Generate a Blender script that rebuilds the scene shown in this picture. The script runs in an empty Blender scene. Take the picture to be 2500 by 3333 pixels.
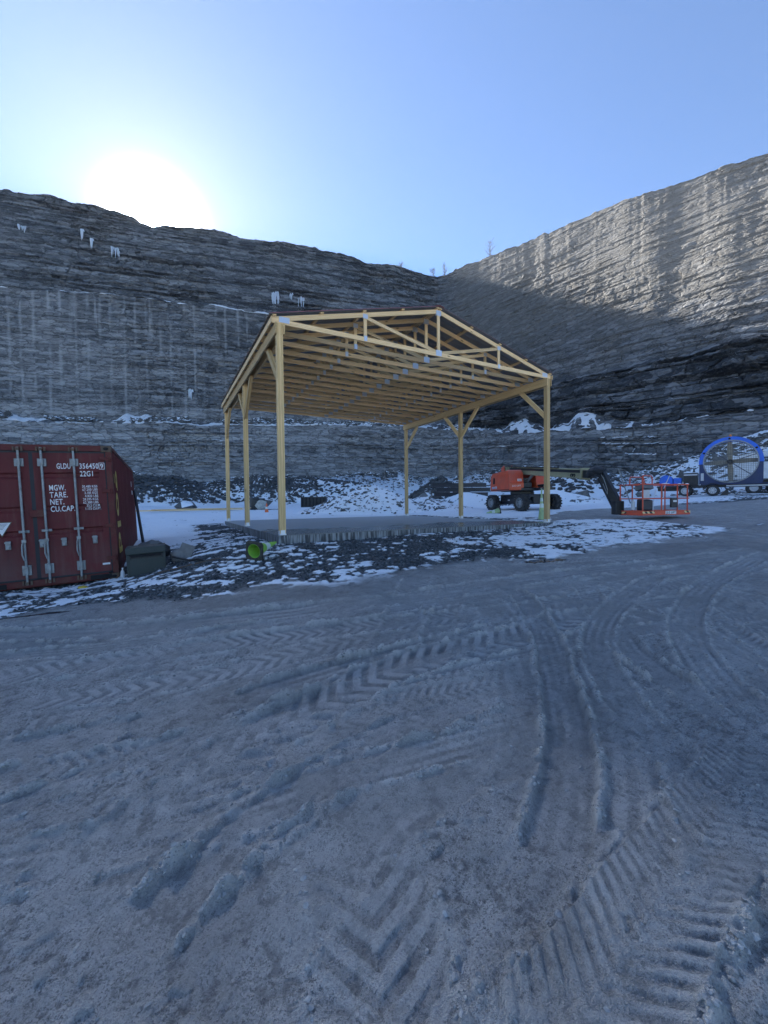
import bpy, math, random
import numpy as np
from mathutils import Matrix, Vector

# ------------------------------------------------------------------ camera, sky, sun, exposure
SC = bpy.context.scene
COL = SC.collection
R = math.radians
CAMZ = 1.55
PITCH, ROLL = 0.0243, 0.00996
cam = bpy.data.cameras.new('camera'); cam_o = bpy.data.objects.new('camera', cam); COL.objects.link(cam_o)
cam.sensor_fit = 'VERTICAL'; cam.sensor_height = 36.0; cam.sensor_width = 27.0
cam.lens = 36.0 * 1300 / 3333.0
cam.clip_start = 0.05; cam.clip_end = 3000
_f = Vector((0, math.cos(PITCH), -math.sin(PITCH))); _d0 = Vector((0, -math.sin(PITCH), -math.cos(PITCH))); _r0 = Vector((1, 0, 0))
_r = _r0 * math.cos(ROLL) + _d0 * math.sin(ROLL); _d = _d0 * math.cos(ROLL) - _r0 * math.sin(ROLL)
_m = Matrix((( _r.x, -_d.x, -_f.x, 0), (_r.y, -_d.y, -_f.y, 0), (_r.z, -_d.z, -_f.z, CAMZ), (0, 0, 0, 1)))
cam_o.matrix_world = _m
SC.camera = cam_o

SUN_AZ, SUN_EL = -29.1, 30.75           # degrees from +Y (negative is to the left), elevation
SUN = Vector((math.sin(R(SUN_AZ)) * math.cos(R(SUN_EL)), math.cos(R(SUN_AZ)) * math.cos(R(SUN_EL)), math.sin(R(SUN_EL))))
world = bpy.data.worlds.new('World'); SC.world = world; world.use_nodes = True
world.cycles.sampling_method = 'MANUAL'; world.cycles.sample_map_resolution = 4096
nt = world.node_tree; nt.nodes.clear()
w_out = nt.nodes.new('ShaderNodeOutputWorld')
sky = nt.nodes.new('ShaderNodeTexSky'); sky.sky_type = 'NISHITA'; sky.sun_disc = False
sky.sun_elevation = R(SUN_EL); sky.sun_rotation = R(SUN_AZ)
sky.air_density = 1.0; sky.dust_density = 0.0; sky.ozone_density = 7.0; sky.altitude = 300
bg = nt.nodes.new('ShaderNodeBackground'); bg.inputs[1].default_value = 0.056
nt.links.new(sky.outputs[0], bg.inputs[0])
# bright thin mist round the sun: an aureole that depends only on the angle to the sun
tc = nt.nodes.new('ShaderNodeTexCoord')
dot = nt.nodes.new('ShaderNodeVectorMath'); dot.operation = 'DOT_PRODUCT'; dot.inputs[1].default_value = SUN
nt.links.new(tc.outputs['Generated'], dot.inputs[0])
def wmath(op, a, b=None):
    n = nt.nodes.new('ShaderNodeMath'); n.operation = op
    for i, v in enumerate((a, b)):
        if v is None: continue
        if isinstance(v, (int, float)): n.inputs[i].default_value = v
        else: nt.links.new(v, n.inputs[i])
    return n.outputs[0]
ang = wmath('ARCCOSINE', wmath('MINIMUM', dot.outputs['Value'], 0.99999))
def lobe(amp, width):
    return wmath('MULTIPLY', wmath('EXPONENT', wmath('MULTIPLY', ang, -1.0 / R(width))), amp)
bg2 = nt.nodes.new('ShaderNodeBackground'); bg2.inputs[0].default_value = (0.94, 0.97, 1.0, 1)
nt.links.new(lobe(8500.0, 0.47), bg2.inputs[1])
bg3 = nt.nodes.new('ShaderNodeBackground'); bg3.inputs[0].default_value = (1.0, 0.84, 0.60, 1)
nt.links.new(wmath('ADD', lobe(0.20, 7.0), lobe(0.05, 17.0)), bg3.inputs[1])
add1 = nt.nodes.new('ShaderNodeAddShader'); addw = nt.nodes.new('ShaderNodeAddShader')
nt.links.new(bg2.outputs[0], add1.inputs[0]); nt.links.new(bg3.outputs[0], add1.inputs[1])
nt.links.new(bg.outputs[0], addw.inputs[0]); nt.links.new(add1.outputs[0], addw.inputs[1])
nt.links.new(addw.outputs[0], w_out.inputs[0])

sun = bpy.data.lights.new('sun', 'SUN'); sun.energy = 2.0; sun.angle = R(0.5); sun.color = (1.0, 0.86, 0.66)
sun_o = bpy.data.objects.new('sun', sun); COL.objects.link(sun_o)
sun_o.rotation_euler = (-SUN).to_track_quat('-Z', 'Y').to_euler()

SC.view_settings.view_transform = 'Standard'; SC.view_settings.look = 'None'
SC.view_settings.exposure = 2.14; SC.view_settings.gamma = 1.0; SC.view_settings.use_curve_mapping = False
HAZE_D = 0.00030
SC.cycles.max_bounces = 6; SC.cycles.diffuse_bounces = 3; SC.cycles.glossy_bounces = 2; SC.cycles.volume_bounces = 0
SC.cycles.transparent_max_bounces = 6; SC.cycles.use_denoising = True; SC.cycles.caustics_reflective = False; SC.cycles.caustics_refractive = False
random.seed(7); RNG = np.random.default_rng(11)

# ------------------------------------------------------------------ numpy noise
def _hash(ix, iy, seed):
    h = (ix.astype(np.int64) * 374761393 + iy.astype(np.int64) * 668265263 + seed * 1442695041) & 0xFFFFFFFF
    h = ((h ^ (h >> 13)) * 1274126177) & 0xFFFFFFFF
    h = ((h ^ (h >> 16)) * 2246822519) & 0xFFFFFFFF
    return ((h ^ (h >> 15)) & 0xFFFFFF) / float(0xFFFFFF)
def vnoise(x, y, seed=0):
    x0 = np.floor(x); y0 = np.floor(y); fx = x - x0; fy = y - y0
    fx = fx * fx * fx * (fx * (fx * 6 - 15) + 10); fy = fy * fy * fy * (fy * (fy * 6 - 15) + 10)
    a = _hash(x0, y0, seed); b = _hash(x0 + 1, y0, seed); c = _hash(x0, y0 + 1, seed); d = _hash(x0 + 1, y0 + 1, seed)
    return (a + (b - a) * fx) * (1 - fy) + (c + (d - c) * fx) * fy
def fbm(x, y, octv=4, seed=0, gain=0.5):
    s = 0; a = 1.0; t = 0
    for i in range(octv):
        s = s + a * (vnoise(x, y, seed + i * 17) - 0.5); t += a; a *= gain
        x, y = x * 1.61 + y * 1.13 + 3.7, y * 1.61 - x * 1.13 + 9.1
    return s / t * 2
def sstep(e0, e1, x):
    t = np.clip((x - e0) / (e1 - e0), 0, 1); return t * t * (3 - 2 * t)

# ------------------------------------------------------------------ terrain height
CP = np.array([(0,0,0),(-3,1,0),(3,1,.02),(0,-8,-.25),(-8,-4,-.2),(8,-4,0),(0,3,.08),(-3.5,4,.05),(3.5,4,.16),(0,5.6,.27),(-5.3,5.6,.05),(-5.2,7.7,.1),(-7.4,6.3,.02),
(-8.2,13,.35),(-2.6,7.4,.47),(-3.9,8.6,.5),(-2.4,9.0,.62),(1.4,10.9,.68),(5.3,13.4,.76),(4.6,10,.55),(6.5,8,.45),(-6.9,17.3,.7),(-4.6,13.2,.66),(1.2,21.6,.77),(8,22.5,1.0),(10,15,.82),(14,12,.75),(9,6,.35),
(-14,22,.7),(-15,35,.95),(0,35,1.0),(-2.5,19.6,.74),(1,15,.62),(-2,13,.6),(3.5,17.2,.78),(14,32,1.25),(24.5,29.7,1.78),(22,20,1.3),(30,22,1.75),(-30,45,1.1),(0,50,1.15),(30,48,1.9),(50,40,2.3),(-60,60,1.2),(20,80,2.),(-40,10,.1),(40,5,1.3),(60,-20,1.2),(-60,-30,-.5),(0,-40,-.6),(-90,80,1.5),(90,80,3),(0,120,2)], float)
_D = ((CP[:, None, :2] - CP[None, :, :2]) ** 2).sum(-1); _n = len(CP)
_A = np.zeros((_n + 3, _n + 3)); _A[:_n, :_n] = np.sqrt(_D + 1.0)
_P = np.c_[np.ones(_n), CP[:, :2]]; _A[:_n, _n:] = _P; _A[_n:, :_n] = _P.T
_W = np.linalg.solve(_A, np.r_[CP[:, 2], 0, 0, 0])
def base_z(x, y):
    x = np.asarray(x, float); y = np.asarray(y, float)
    o = _W[_n] + _W[_n + 1] * x + _W[_n + 2] * y
    for i in range(_n):
        o = o + _W[i] * np.sqrt((x - CP[i, 0]) ** 2 + (y - CP[i, 1]) ** 2 + 1.0)
    return o
# quarry rim table: tangent of azimuth, radius of the foot, heights of bench lip, ledge, rim, then radial setbacks of lip, bench back, ledge, ledge back, rim
COLS=[(-1.6522,121,17.4,43.6,65.8,2,9,12,14.5,21.5),
(-1.4217,114,17.5,44.1,67.5,2,9,12,14.4,21.6),
(-1.1912,107,17.6,44.7,69.3,2,9,12,14.3,21.7),
(-1.0375,102,17.6,45,69.7,2,9,12,14.3,21.7),
(-0.9606,99.8,17.6,45.2,69.9,2,9,12,14.3,21.8),
(-0.9222,98.7,17.6,45.5,70.2,2,9,12,14.2,21.8),
(-0.8838,97.6,17.6,45.8,70.4,2,9,12,14.2,21.8),
(-0.8453,96.6,17.6,46.1,70.6,2,9,12,14.2,21.8),
(-0.8069,95.6,17.5,46.2,70.7,2,9,12,14.2,21.8),
(-0.7685,94.6,17.5,46.2,70.7,2,9,12,14.2,21.8),
(-0.7300,93.7,17.5,46.2,70.7,2,9,12,14.2,21.9),
(-0.6916,92.8,17.6,46.4,70.5,2,9,12,14.2,21.9),
(-0.6532,92,17.7,46.6,70.3,2,9,12,14.2,21.9),
(-0.6147,91.2,17.8,46.7,70.1,2,9,12,14.1,21.9),
(-0.5763,90.5,17.8,46.9,68.4,2,9,12,14.1,21.9),
(-0.5725,90.4,17.9,46.9,68.2,2,9,12,14.1,21.9),
(-0.5379,89.8,17.9,46.9,68.7,2,9,12,14.1,21.9),
(-0.4994,89.2,18,47,69.2,2,9,12,14.1,21.9),
(-0.4610,88.7,18.1,47,69.7,2,9,12,14.1,22),
(-0.4226,88.3,18.2,47,70.1,2,9,12,14.1,22),
(-0.3841,87.9,18.3,46.9,69.9,2,9,12,14.1,22),
(-0.3457,87.7,18.4,46.7,69.8,2,9,12,14.1,22),
(-0.3073,87.5,18.5,46.5,69.8,2,9,12,14,22),
(-0.2688,87.4,18.5,46.3,69.8,2,9,12,14,22),
(-0.2304,87.5,18.6,46,70,2,9,12,14,22.5),
(-0.1919,87.7,18.7,45.6,70.2,2,9,12,14,23),
(-0.1535,88,18.8,45,70.3,2,9,12,13.9,23.4),
(-0.1189,88.4,18.8,44.4,70.2,2,9,12,13.8,23.8),
(-0.1151,88.4,18.8,44.3,70.5,2,9,12,13.8,23.8),
(-0.0766,89,18.9,43.7,70.1,2,9,12,13.7,24.2),
(-0.0382,89.7,19,43,69.3,2,9,12,13.6,24.6),
(0.0003,90.5,19.1,41.6,69.6,2,9,12,13.5,25),
(0.0387,91.6,19.2,40.1,69.8,2,9,12,13.4,25.4),
(0.0772,92.7,19.1,38.6,69.6,2,8.75,11.8,13.1,26.6),
(0.1156,94.1,19.1,37,69.5,2,8.5,11.5,12.7,27.7),
(0.1402,94.8,19,35.2,69.5,2,8.34,11.4,12.6,28.6),
(0.1541,94.7,18.9,34.1,70,2.04,8.29,11.4,12.6,28.7),
(0.1925,91.2,18,30.1,69.5,2.12,8.12,11.5,12.7,28.9),
(0.2310,87.1,17,28.4,68.7,2.21,7.96,11.6,12.8,29.2),
(0.2694,83.6,16.1,26.8,68,2.3,7.8,11.7,12.9,29.5),
(0.3079,80.4,15.3,25.6,66.9,2.39,7.64,11.8,13,29.8),
(0.3463,77.7,14.6,24.9,66,2.47,7.47,11.9,13.1,30.1),
(0.3848,75.3,14.1,24.3,65.3,2.56,7.06,11.7,12.9,30.1),
(0.4232,73.1,13.6,23.9,64.6,2.65,6.65,11.6,12.8,30),
(0.4617,71.2,13.2,23.7,64.1,2.74,6.24,11.4,12.6,30),
(0.5001,69.5,12.8,23.4,63.6,2.82,5.82,11.3,12.5,30),
(0.5386,68,12.6,23.2,63.2,2.91,5.41,11.1,12.3,30),
(0.5770,66.7,12.4,23,62.5,3,5,11,12.2,29.9),
(0.6155,65.5,12.2,22.7,61.5,3.04,4.54,10.5,11.7,29.6),
(0.6539,64.4,12,22.5,60.6,3.07,4.07,10.1,11.3,29.3),
(0.6924,63.5,11.9,22.4,59.9,3.11,4.11,10.1,11.3,29.6),
(0.7309,62.7,11.9,22.3,59.2,3.14,4.14,10.1,11.3,29.8),
(0.7693,61.9,11.8,22.2,58.6,3.18,4.18,10.2,11.4,30.1),
(0.8078,61.2,11.8,22.1,58.3,3.21,4.21,10.2,11.4,30.4),
(0.8462,60.6,11.7,22.1,57.9,3.25,4.25,10.2,11.4,30.7),
(0.8847,60.1,11.7,22,57.6,3.29,4.29,10.3,11.5,31),
(0.9232,59.6,11.7,21.9,57.3,3.32,4.32,10.3,11.5,31.3),
(0.9616,59.1,11.6,21.9,56.9,3.36,4.36,10.4,11.6,31.6),
(1.0001,58.7,11.6,21.7,56.3,3.39,4.39,10.4,11.6,31.6),
(1.0385,58.4,11.6,21.6,55.8,3.43,4.43,10.4,11.6,31.6),
(1.1924,57.3,11.5,21.2,53.6,3.57,4.57,10.6,11.8,31.8),
(1.4232,56.4,11.4,20.7,50.5,3.79,4.79,10.8,12,32),
(1.6541,56,11.3,20.3,47.8,4,5,11,12.2,32.2)]
COLS = np.array(COLS, float)
_TXD = np.linspace(-1.75, 1.75, 3501)
def _smooth(v, w):
    k = np.exp(-.5 * (np.arange(-3 * w, 3 * w + 1) / w) ** 2); k /= k.sum(); return np.convolve(np.pad(v, 3 * w, mode='edge'), k, 'valid')
_TAB = [_TXD] + [_smooth(np.interp(_TXD, COLS[:, 0], COLS[:, i]), 14 if i == 4 else 24) for i in range(1, 10)]
def col(i, tx): return np.interp(tx, _TXD, _TAB[i])
# pavilion frame
BA = R(28.66); BG = np.array([math.cos(BA), math.sin(BA)]); BL = np.array([-math.sin(BA), math.cos(BA)])
B0 = np.array([-2.363, 9.246]); SLAB_Z = 0.819
def to_b(x, y):
    dx = x - B0[0]; dy = y - B0[1]
    return dx * BG[0] + dy * BG[1], dx * BL[0] + dy * BL[1]
def talus(x, y):
    """rubble slope against the foot of the quarry face"""
    yy = np.maximum(y, 1.0); tx = x / yy
    rad = np.hypot(x, y); d = col(1, np.clip(tx, -1.6, 1.6)) - rad
    n = fbm(x / 9.0, y / 9.0, 3, 5)
    top = 5.6 + 2.2 * fbm(x / 13.0 + 3, y * 0 + 1.7, 3, 9) - 2.2 * sstep(0.25, .5, tx) * sstep(1.0, .6, tx) + 1.0 * sstep(.7, 1.0, tx)
    run = 21 + 5 * n - 9 * sstep(.4, .75, tx)
    h = top * np.clip(1 - d / run, 0, 1.15) ** 1.25
    h = h * (y > 5)
    # separate tipped heaps near the foot
    for (hx, hy, hr, hh) in ((-41, 62, 10, 3.6), (-33, 66, 9, 3.2), (-21, 72, 10, 3.2), (-12, 74, 9, 2.8), (-4.5, 74, 7, 1.2), (8.2, 58, 5.5, 4.0), (24, 52, 7, 2.4), (33, 43.5, 6, 2.6), (17, 63, 8, 2.0)):
        r = np.hypot(x - hx, y - hy) / hr
        h = h + hh * np.clip(1 - r, 0, 1) * (1 + .25 * n)
    return h
def pile(x, y):
    """snow covered heap of spoil behind the slab and low banks beside it"""
    h = 0
    for (hx, hy, ra, rb, hh, an) in ((-0.9, 26.2, 4.6, 2.9, 1.75, .1), (2.6, 27.0, 3.6, 2.6, 0.9, .1), (-3.4, 26.0, 2.4, 2.0, .55, .3), (6.3, 30.5, 4.2, 2.6, 1.15, -.2), (12.4, 31, 5.0, 3.0, 1.3, 0.1)):
        dx = x - hx; dy = y - hy; c, s = math.cos(an), math.sin(an)
        r = np.sqrt(((dx * c + dy * s) / ra) ** 2 + ((dy * c - dx * s) / rb) ** 2)
        h = np.maximum(h, hh * np.clip(1.08 - r, 0, 1) ** 1.1)
    return h
def ground_z(x, y):
    x = np.asarray(x, float); y = np.asarray(y, float)
    z = base_z(x, y)
    bx, by = to_b(x, y)
    ins = sstep(-.35, .1, bx) * sstep(9.35, 8.9, bx) * sstep(-.35, .1, by) * sstep(9.35, 8.9, by)
    z = z * (1 - ins) + np.minimum(z, .55) * ins
    return z + talus(x, y) + pile(x, y)
def gz(x, y): return float(ground_z(np.array([x]), np.array([y]))[0])

# ------------------------------------------------------------------ mesh helpers
class MB:
    def __init__(s): s.v = []; s.f = []; s.mi = []
    def add(s, vs, fs, mi=0):
        b = len(s.v); s.v += [tuple(v) for v in vs]
        for f in fs: s.f.append(tuple(b + i for i in f)); s.mi.append(mi)
    def box(s, c, d, rot=None, mi=0, taper=None):
        x, y, z = d[0] / 2, d[1] / 2, d[2] / 2
        vs = [Vector((sx * x, sy * y, sz * z)) for sz in (-1, 1) for sy in (-1, 1) for sx in (-1, 1)]
        if taper:
            vs = [Vector((v.x * (taper[0] if v.z > 0 else 1), v.y * (taper[1] if v.z > 0 else 1), v.z)) for v in vs]
        if rot is not None:
            vs = [rot @ v for v in vs]
        c = Vector(c)
        s.add([v + c for v in vs], [(0, 2, 3, 1), (4, 5, 7, 6), (0, 1, 5, 4), (2, 6, 7, 3), (0, 4, 6, 2), (1, 3, 7, 5)], mi)
        return s
    def bar(s, p0, p1, w, h, up=(0, 0, 1), mi=0):
        p0 = Vector(p0); p1 = Vector(p1); a = (p1 - p0); L = a.length; a.normalize()
        u = Vector(up); side = a.cross(u)
        if side.length < 1e-4: side = a.cross(Vector((1, 0, 0)))
        side.normalize(); u = side.cross(a)
        vs = [p + side * sx * w / 2 + u * sz * h / 2 for p in (p0, p1) for sx, sz in ((-1, -1), (1, -1), (1, 1), (-1, 1))]
        s.add(vs, [(0, 1, 2, 3), (7, 6, 5, 4), (0, 4, 5, 1), (1, 5, 6, 2), (2, 6, 7, 3), (3, 7, 4, 0)], mi)
        return s
    def tube(s, pts, r, n=8, mi=0, cap=True):
        pts = [Vector(p) for p in pts]; rings = []
        rr = r if isinstance(r, (list, tuple)) else [r] * len(pts)
        prev = None
        vs = []
        for i, p in enumerate(pts):
            t = (pts[min(i + 1, len(pts) - 1)] - pts[max(i - 1, 0)]).normalized()
            if prev is None:
                u = t.cross(Vector((0, 0, 1)))
                if u.length < 1e-3: u = t.cross(Vector((1, 0, 0)))
            else:
                u = prev - t * prev.dot(t)
            u.normalize(); prev = u; w = t.cross(u)
            vs += [p + (u * math.cos(2 * math.pi * k / n) + w * math.sin(2 * math.pi * k / n)) * rr[i] for k in range(n)]
        fs = []
        for i in range(len(pts) - 1):
            for k in range(n):
                a = i * n + k; b = i * n + (k + 1) % n
                fs.append((a, b, b + n, a + n))
        if cap:
            fs.append(tuple(range(n - 1, -1, -1))); fs.append(tuple((len(pts) - 1) * n + k for k in range(n)))
        s.add(vs, fs, mi); return s
    def lathe(s, prof, n=20, M=None, mi=0, close=False):
        """prof: (radius, axial) along local z, M places it"""
        vs = []
        for (r, z) in prof:
            for k in range(n):
                a = 2 * math.pi * k / n
                v = Vector((r * math.cos(a), r * math.sin(a), z))
                vs.append(M @ v if M is not None else v)
        fs = []
        m = len(prof)
        for i in range(m if close else m - 1):
            j = (i + 1) % m
            for k in range(n):
                k2 = (k + 1) % n
                fs.append((i * n + k, i * n + k2, j * n + k2, j * n + k))
        s.add(vs, fs, mi); return s
    def prism(s, poly, d, M=None, mi=0):
        """polygon in local xy, extruded along z from 0 to d"""
        n = len(poly)
        vs = [Vector((x, y, 0)) for x, y in poly] + [Vector((x, y, d)) for x, y in poly]
        if M is not None: vs = [M @ v for v in vs]
        s.add(vs, [tuple(range(n - 1, -1, -1)), tuple(range(n, 2 * n))] + [(i, (i + 1) % n, n + (i + 1) % n, n + i) for i in range(n)], mi)
        return s
    def mesh(s, name, mats, smooth=35):
        me = bpy.data.meshes.new(name); me.from_pydata(s.v, [], s.f)
        for m in (mats if isinstance(mats, (list, tuple)) else [mats]): me.materials.append(m)
        me.polygons.foreach_set('material_index', s.mi)
        if smooth:
            me.polygons.foreach_set('use_smooth', [True] * len(s.f)); me.set_sharp_from_angle(angle=R(smooth))
        me.update(); return me
    def build(s, name, mats, parent=None, smooth=35, bevel=0):
        o = bpy.data.objects.new(name, s.mesh(name, mats, smooth)); COL.objects.link(o)
        if parent: o.parent = parent
        if bevel:
            b = o.modifiers.new('bevel', 'BEVEL'); b.width = bevel; b.segments = 2; b.limit_method = 'ANGLE'; b.angle_limit = R(40)
        return o
def tag(o, label=None, cat=None, group=None, kind=None):
    if label: o['label'] = label
    if cat: o['category'] = cat
    if group: o['group'] = group
    if kind: o['kind'] = kind
    return o
def empty(name, loc, rz=0, label=None, cat=None, group=None, rot=None):
    o = bpy.data.objects.new(name, None); COL.objects.link(o); o.location = loc
    o.rotation_euler = rot if rot else (0, 0, rz); o.empty_display_size = .3
    return tag(o, label, cat, group)
def copy_tree(o, parent=None):
    c = o.copy(); COL.objects.link(c); c.parent = parent
    for ch in list(o.children): copy_tree(ch, c)
    return c
def timber(name, p0, p1, w, h, mat, parent, up=(0, 0, 1)):
    """one length of sawn wood with its own local x along the grain"""
    p0 = Vector(p0); p1 = Vector(p1); a = p1 - p0; L = a.length; a.normalize()
    u = Vector(up); side = u.cross(a)
    if side.length < 1e-4: side = Vector((0, 1, 0)) if abs(a.y) < .9 else Vector((1, 0, 0))
    side.normalize(); u = a.cross(side)
    m = MB().box((L / 2, 0, 0), (L, w, h))
    o = bpy.data.objects.new(name, m.mesh(name, mat, 0)); COL.objects.link(o); o.parent = parent
    o.matrix_local = Matrix(((a.x, side.x, u.x, p0.x), (a.y, side.y, u.y, p0.y), (a.z, side.z, u.z, p0.z), (0, 0, 0, 1)))
    return o
def text_obj(name, s, mat, parent, M, height, width=None, align='LEFT', bold=0.0, thick=0.002):
    cu = bpy.data.curves.new(name, 'FONT'); cu.body = s; cu.size = 1.0; cu.align_x = align; cu.extrude = 0.0; cu.offset = bold
    cu.resolution_u = 3; cu.space_character = 1.08
    t = bpy.data.objects.new(name, cu); COL.objects.link(t)
    dg = bpy.context.evaluated_depsgraph_get(); dg.update()
    me = bpy.data.meshes.new_from_object(t.evaluated_get(dg)); bpy.data.objects.remove(t); bpy.data.curves.remove(cu)
    n = len(me.vertices); co = np.empty(n * 3); me.vertices.foreach_get('co', co); co = co.reshape(-1, 3)
    k = height / 0.69
    kx = k
    if width:
        kx = width / max(1e-6, co[:, 0].max() - co[:, 0].min())
        if align == 'LEFT': co[:, 0] -= co[:, 0].min()
        if align == 'RIGHT': co[:, 0] -= co[:, 0].max()
    co[:, 0] *= kx; co[:, 1] *= k; co[:, 2] = 0
    me.vertices.foreach_set('co', co.ravel()); me.materials.clear(); me.materials.append(mat); me.update()
    o = bpy.data.objects.new(name, me); COL.objects.link(o); o.parent = parent; o.matrix_local = M
    return o
def np_mesh(name, verts, quads, mats, smooth=True, attrs=None):
    me = bpy.data.meshes.new(name)
    nv, nf = len(verts), len(quads); k = quads.shape[1]
    me.vertices.add(nv); me.vertices.foreach_set('co', np.ascontiguousarray(verts, np.float32).ravel())
    me.loops.add(nf * k); me.loops.foreach_set('vertex_index', np.ascontiguousarray(quads, np.int32).ravel())
    me.polygons.add(nf); me.polygons.foreach_set('loop_start', np.arange(0, nf * k, k, dtype=np.int32)); 
    for m in (mats if isinstance(mats, (list, tuple)) else [mats]): me.materials.append(m)
    me.polygons.foreach_set('use_smooth', np.full(nf, smooth))
    for an, av in (attrs or {}).items():
        a = me.attributes.new(an, 'FLOAT', 'POINT'); a.data.foreach_set('value', np.ascontiguousarray(av, np.float32).ravel())
    me.update(calc_edges=True); me.validate()
    return me
def grid_faces(nr, nc):
    i = np.arange(nr - 1)[:, None] * nc + np.arange(nc - 1)[None, :]
    return np.stack([i, i + 1, i + nc + 1, i + nc], -1).reshape(-1, 4)

# ------------------------------------------------------------------ materials
class N:
    def __init__(s, name):
        s.m = bpy.data.materials.new(name); s.m.use_nodes = True; s.t = s.m.node_tree; s.t.nodes.clear()
        s.out = s.t.nodes.new('ShaderNodeOutputMaterial'); s.p = s.t.nodes.new('ShaderNodeBsdfPrincipled')
        s.t.links.new(s.p.outputs[0], s.out.inputs[0])
    def n(s, typ, **kw):
        o = s.t.nodes.new('ShaderNode' + typ)
        for k, v in kw.items():
            setattr(o, k, v)
        return o
    def l(s, a, b): s.t.links.new(a, b)
    def set(s, sock, v):
        if hasattr(v, 'links') or hasattr(v, 'is_linked'): s.l(v, sock)
        else: sock.default_value = v
    def math(s, op, a, b=0.0, clamp=False):
        o = s.n('Math', operation=op, use_clamp=clamp); s.set(o.inputs[0], a); s.set(o.inputs[1], b); return o.outputs[0]
    def mix(s, f, a, b, blend='MIX'):
        o = s.n('Mix', data_type='RGBA', blend_type=blend); s.set(o.inputs[0], f); s.set(o.inputs[6], a); s.set(o.inputs[7], b); return o.outputs[2]
    def mapr(s, v, a, b, c=0.0, d=1.0):
        o = s.n('MapRange'); s.set(o.inputs[0], v); o.inputs[1].default_value = a; o.inputs[2].default_value = b; o.inputs[3].default_value = c; o.inputs[4].default_value = d; return o.outputs[0]
    def coord(s, kind='Object', scale=(1, 1, 1), rnd=False):
        c = s.n('TexCoord').outputs[kind]
        mp = s.n('Mapping'); mp.inputs['Scale'].default_value = scale; s.l(c, mp.inputs[0])
        if rnd:
            oi = s.n('ObjectInfo'); ml = s.n('VectorMath', operation='SCALE'); ml.inputs[0].default_value = (7.3, 3.1, 5.7); s.l(oi.outputs['Random'], ml.inputs['Scale'])
            mm = s.n('VectorMath', operation='SCALE'); s.l(ml.outputs[0], mm.inputs[0]); mm.inputs['Scale'].default_value = 9.0
            s.l(mm.outputs[0], mp.inputs['Location'])
        return mp.outputs[0]
    def noise(s, vec, scale, detail=4, rough=.55, dist=0.0):
        o = s.n('TexNoise'); s.l(vec, o.inputs['Vector']); o.inputs['Scale'].default_value = scale; o.inputs['Detail'].default_value = detail
        o.inputs['Roughness'].default_value = rough; o.inputs['Distortion'].default_value = dist; return o.outputs[0]
    def voro(s, vec, scale, feature='F1'):
        o = s.n('TexVoronoi', feature=feature); s.l(vec, o.inputs['Vector']); o.inputs['Scale'].default_value = scale; return o
    def attr(s, name): return s.n('Attribute', attribute_name=name).outputs['Fac']
    def bump(s, h, strength=.4, dist=.01, normal=None):
        o = s.n('Bump'); o.inputs['Strength'].default_value = strength; o.inputs['Distance'].default_value = dist; s.l(h, o.inputs['Height'])
        if normal is not None: s.l(normal, o.inputs['Normal'])
        return o.outputs[0]
    def fin(s, color=None, rough=None, metal=None, normal=None, spec=None):
        if color is not None: s.set(s.p.inputs['Base Color'], color)
        if rough is not None: s.set(s.p.inputs['Roughness'], rough)
        if metal is not None: s.set(s.p.inputs['Metallic'], metal)
        if spec is not None: s.set(s.p.inputs['Specular IOR Level'], spec)
        if normal is not None: s.l(normal, s.p.inputs['Normal'])
        return s.m
def C(r, g, b): return (r, g, b, 1)
def paint(name, color, rough=.5, metal=0.0, dirt=(0.12, 0.12, 0.12), amount=.35, scale=6.0, bump=.05, spec=.5):
    m = N(name); v = m.coord('Object', rnd=True)
    n1 = m.noise(v, scale, 6, .65); n2 = m.noise(v, scale * 7, 3, .6)
    f = m.math('MULTIPLY', m.mapr(n1, .42, .72), amount)
    c = m.mix(f, C(*color), C(*dirt))
    c = m.mix(m.math('MULTIPLY', m.mapr(n2, .3, .8), .22), c, C(color[0] * .55, color[1] * .55, color[2] * .55))
    return m.fin(c, m.mapr(n1, .2, .8, max(.05, rough - .12), min(1, rough + .15)), metal, m.bump(n2, bump, .01), spec)
def wood(name, c1, c2, c3, green=None):
    m = N(name); v = m.coord('Object', (1.0, 1, 1), rnd=True)
    mp = m.n('Mapping'); mp.inputs['Scale'].default_value = (.35, 9, 9); m.l(v, mp.inputs[0])
    n0 = m.noise(mp.outputs[0], 1.2, 3, .5)
    wv = m.n('TexWave', wave_type='RINGS', rings_direction='X'); m.l(mp.outputs[0], wv.inputs[0]); wv.inputs['Scale'].default_value = 1.1; wv.inputs['Distortion'].default_value = 5.0; wv.inputs['Detail'].default_value = 2.5; wv.inputs['Detail Scale'].default_value = .8
    mp2 = m.n('Mapping'); mp2.inputs['Scale'].default_value = (2.0, 60, 60); m.l(v, mp2.inputs[0])
    n2 = m.noise(mp2.outputs[0], 1.0, 3, .6)
    c = m.mix(m.mapr(wv.outputs[0], .3, .7), C(*c1), C(*c2))
    c = m.mix(m.mapr(n2, .42, .62, 0, .60), c, C(*c3))
    c = m.mix(m.mapr(n0, .5, .75, 0, .45), c, C(*(green or c3)))
    vk = m.n('Mapping'); vk.inputs['Scale'].default_value = (.9, 3.2, 3.2); m.l(v, vk.inputs[0])
    k = m.voro(vk.outputs[0], 1.6)
    c = m.mix(m.mapr(k.outputs['Distance'], .05, .11, .85, 0), c, C(.10, .055, .025))
    oi = m.n('ObjectInfo'); tint = m.mapr(oi.outputs['Random'], 0, 1, .66, 1.12)
    hs = m.n('HueSaturation'); m.l(tint, hs.inputs['Value']); m.l(c, hs.inputs['Color'])
    return m.fin(hs.outputs[0], .72, 0, m.bump(n2, .25, .004), .3)
M = {}
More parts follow.
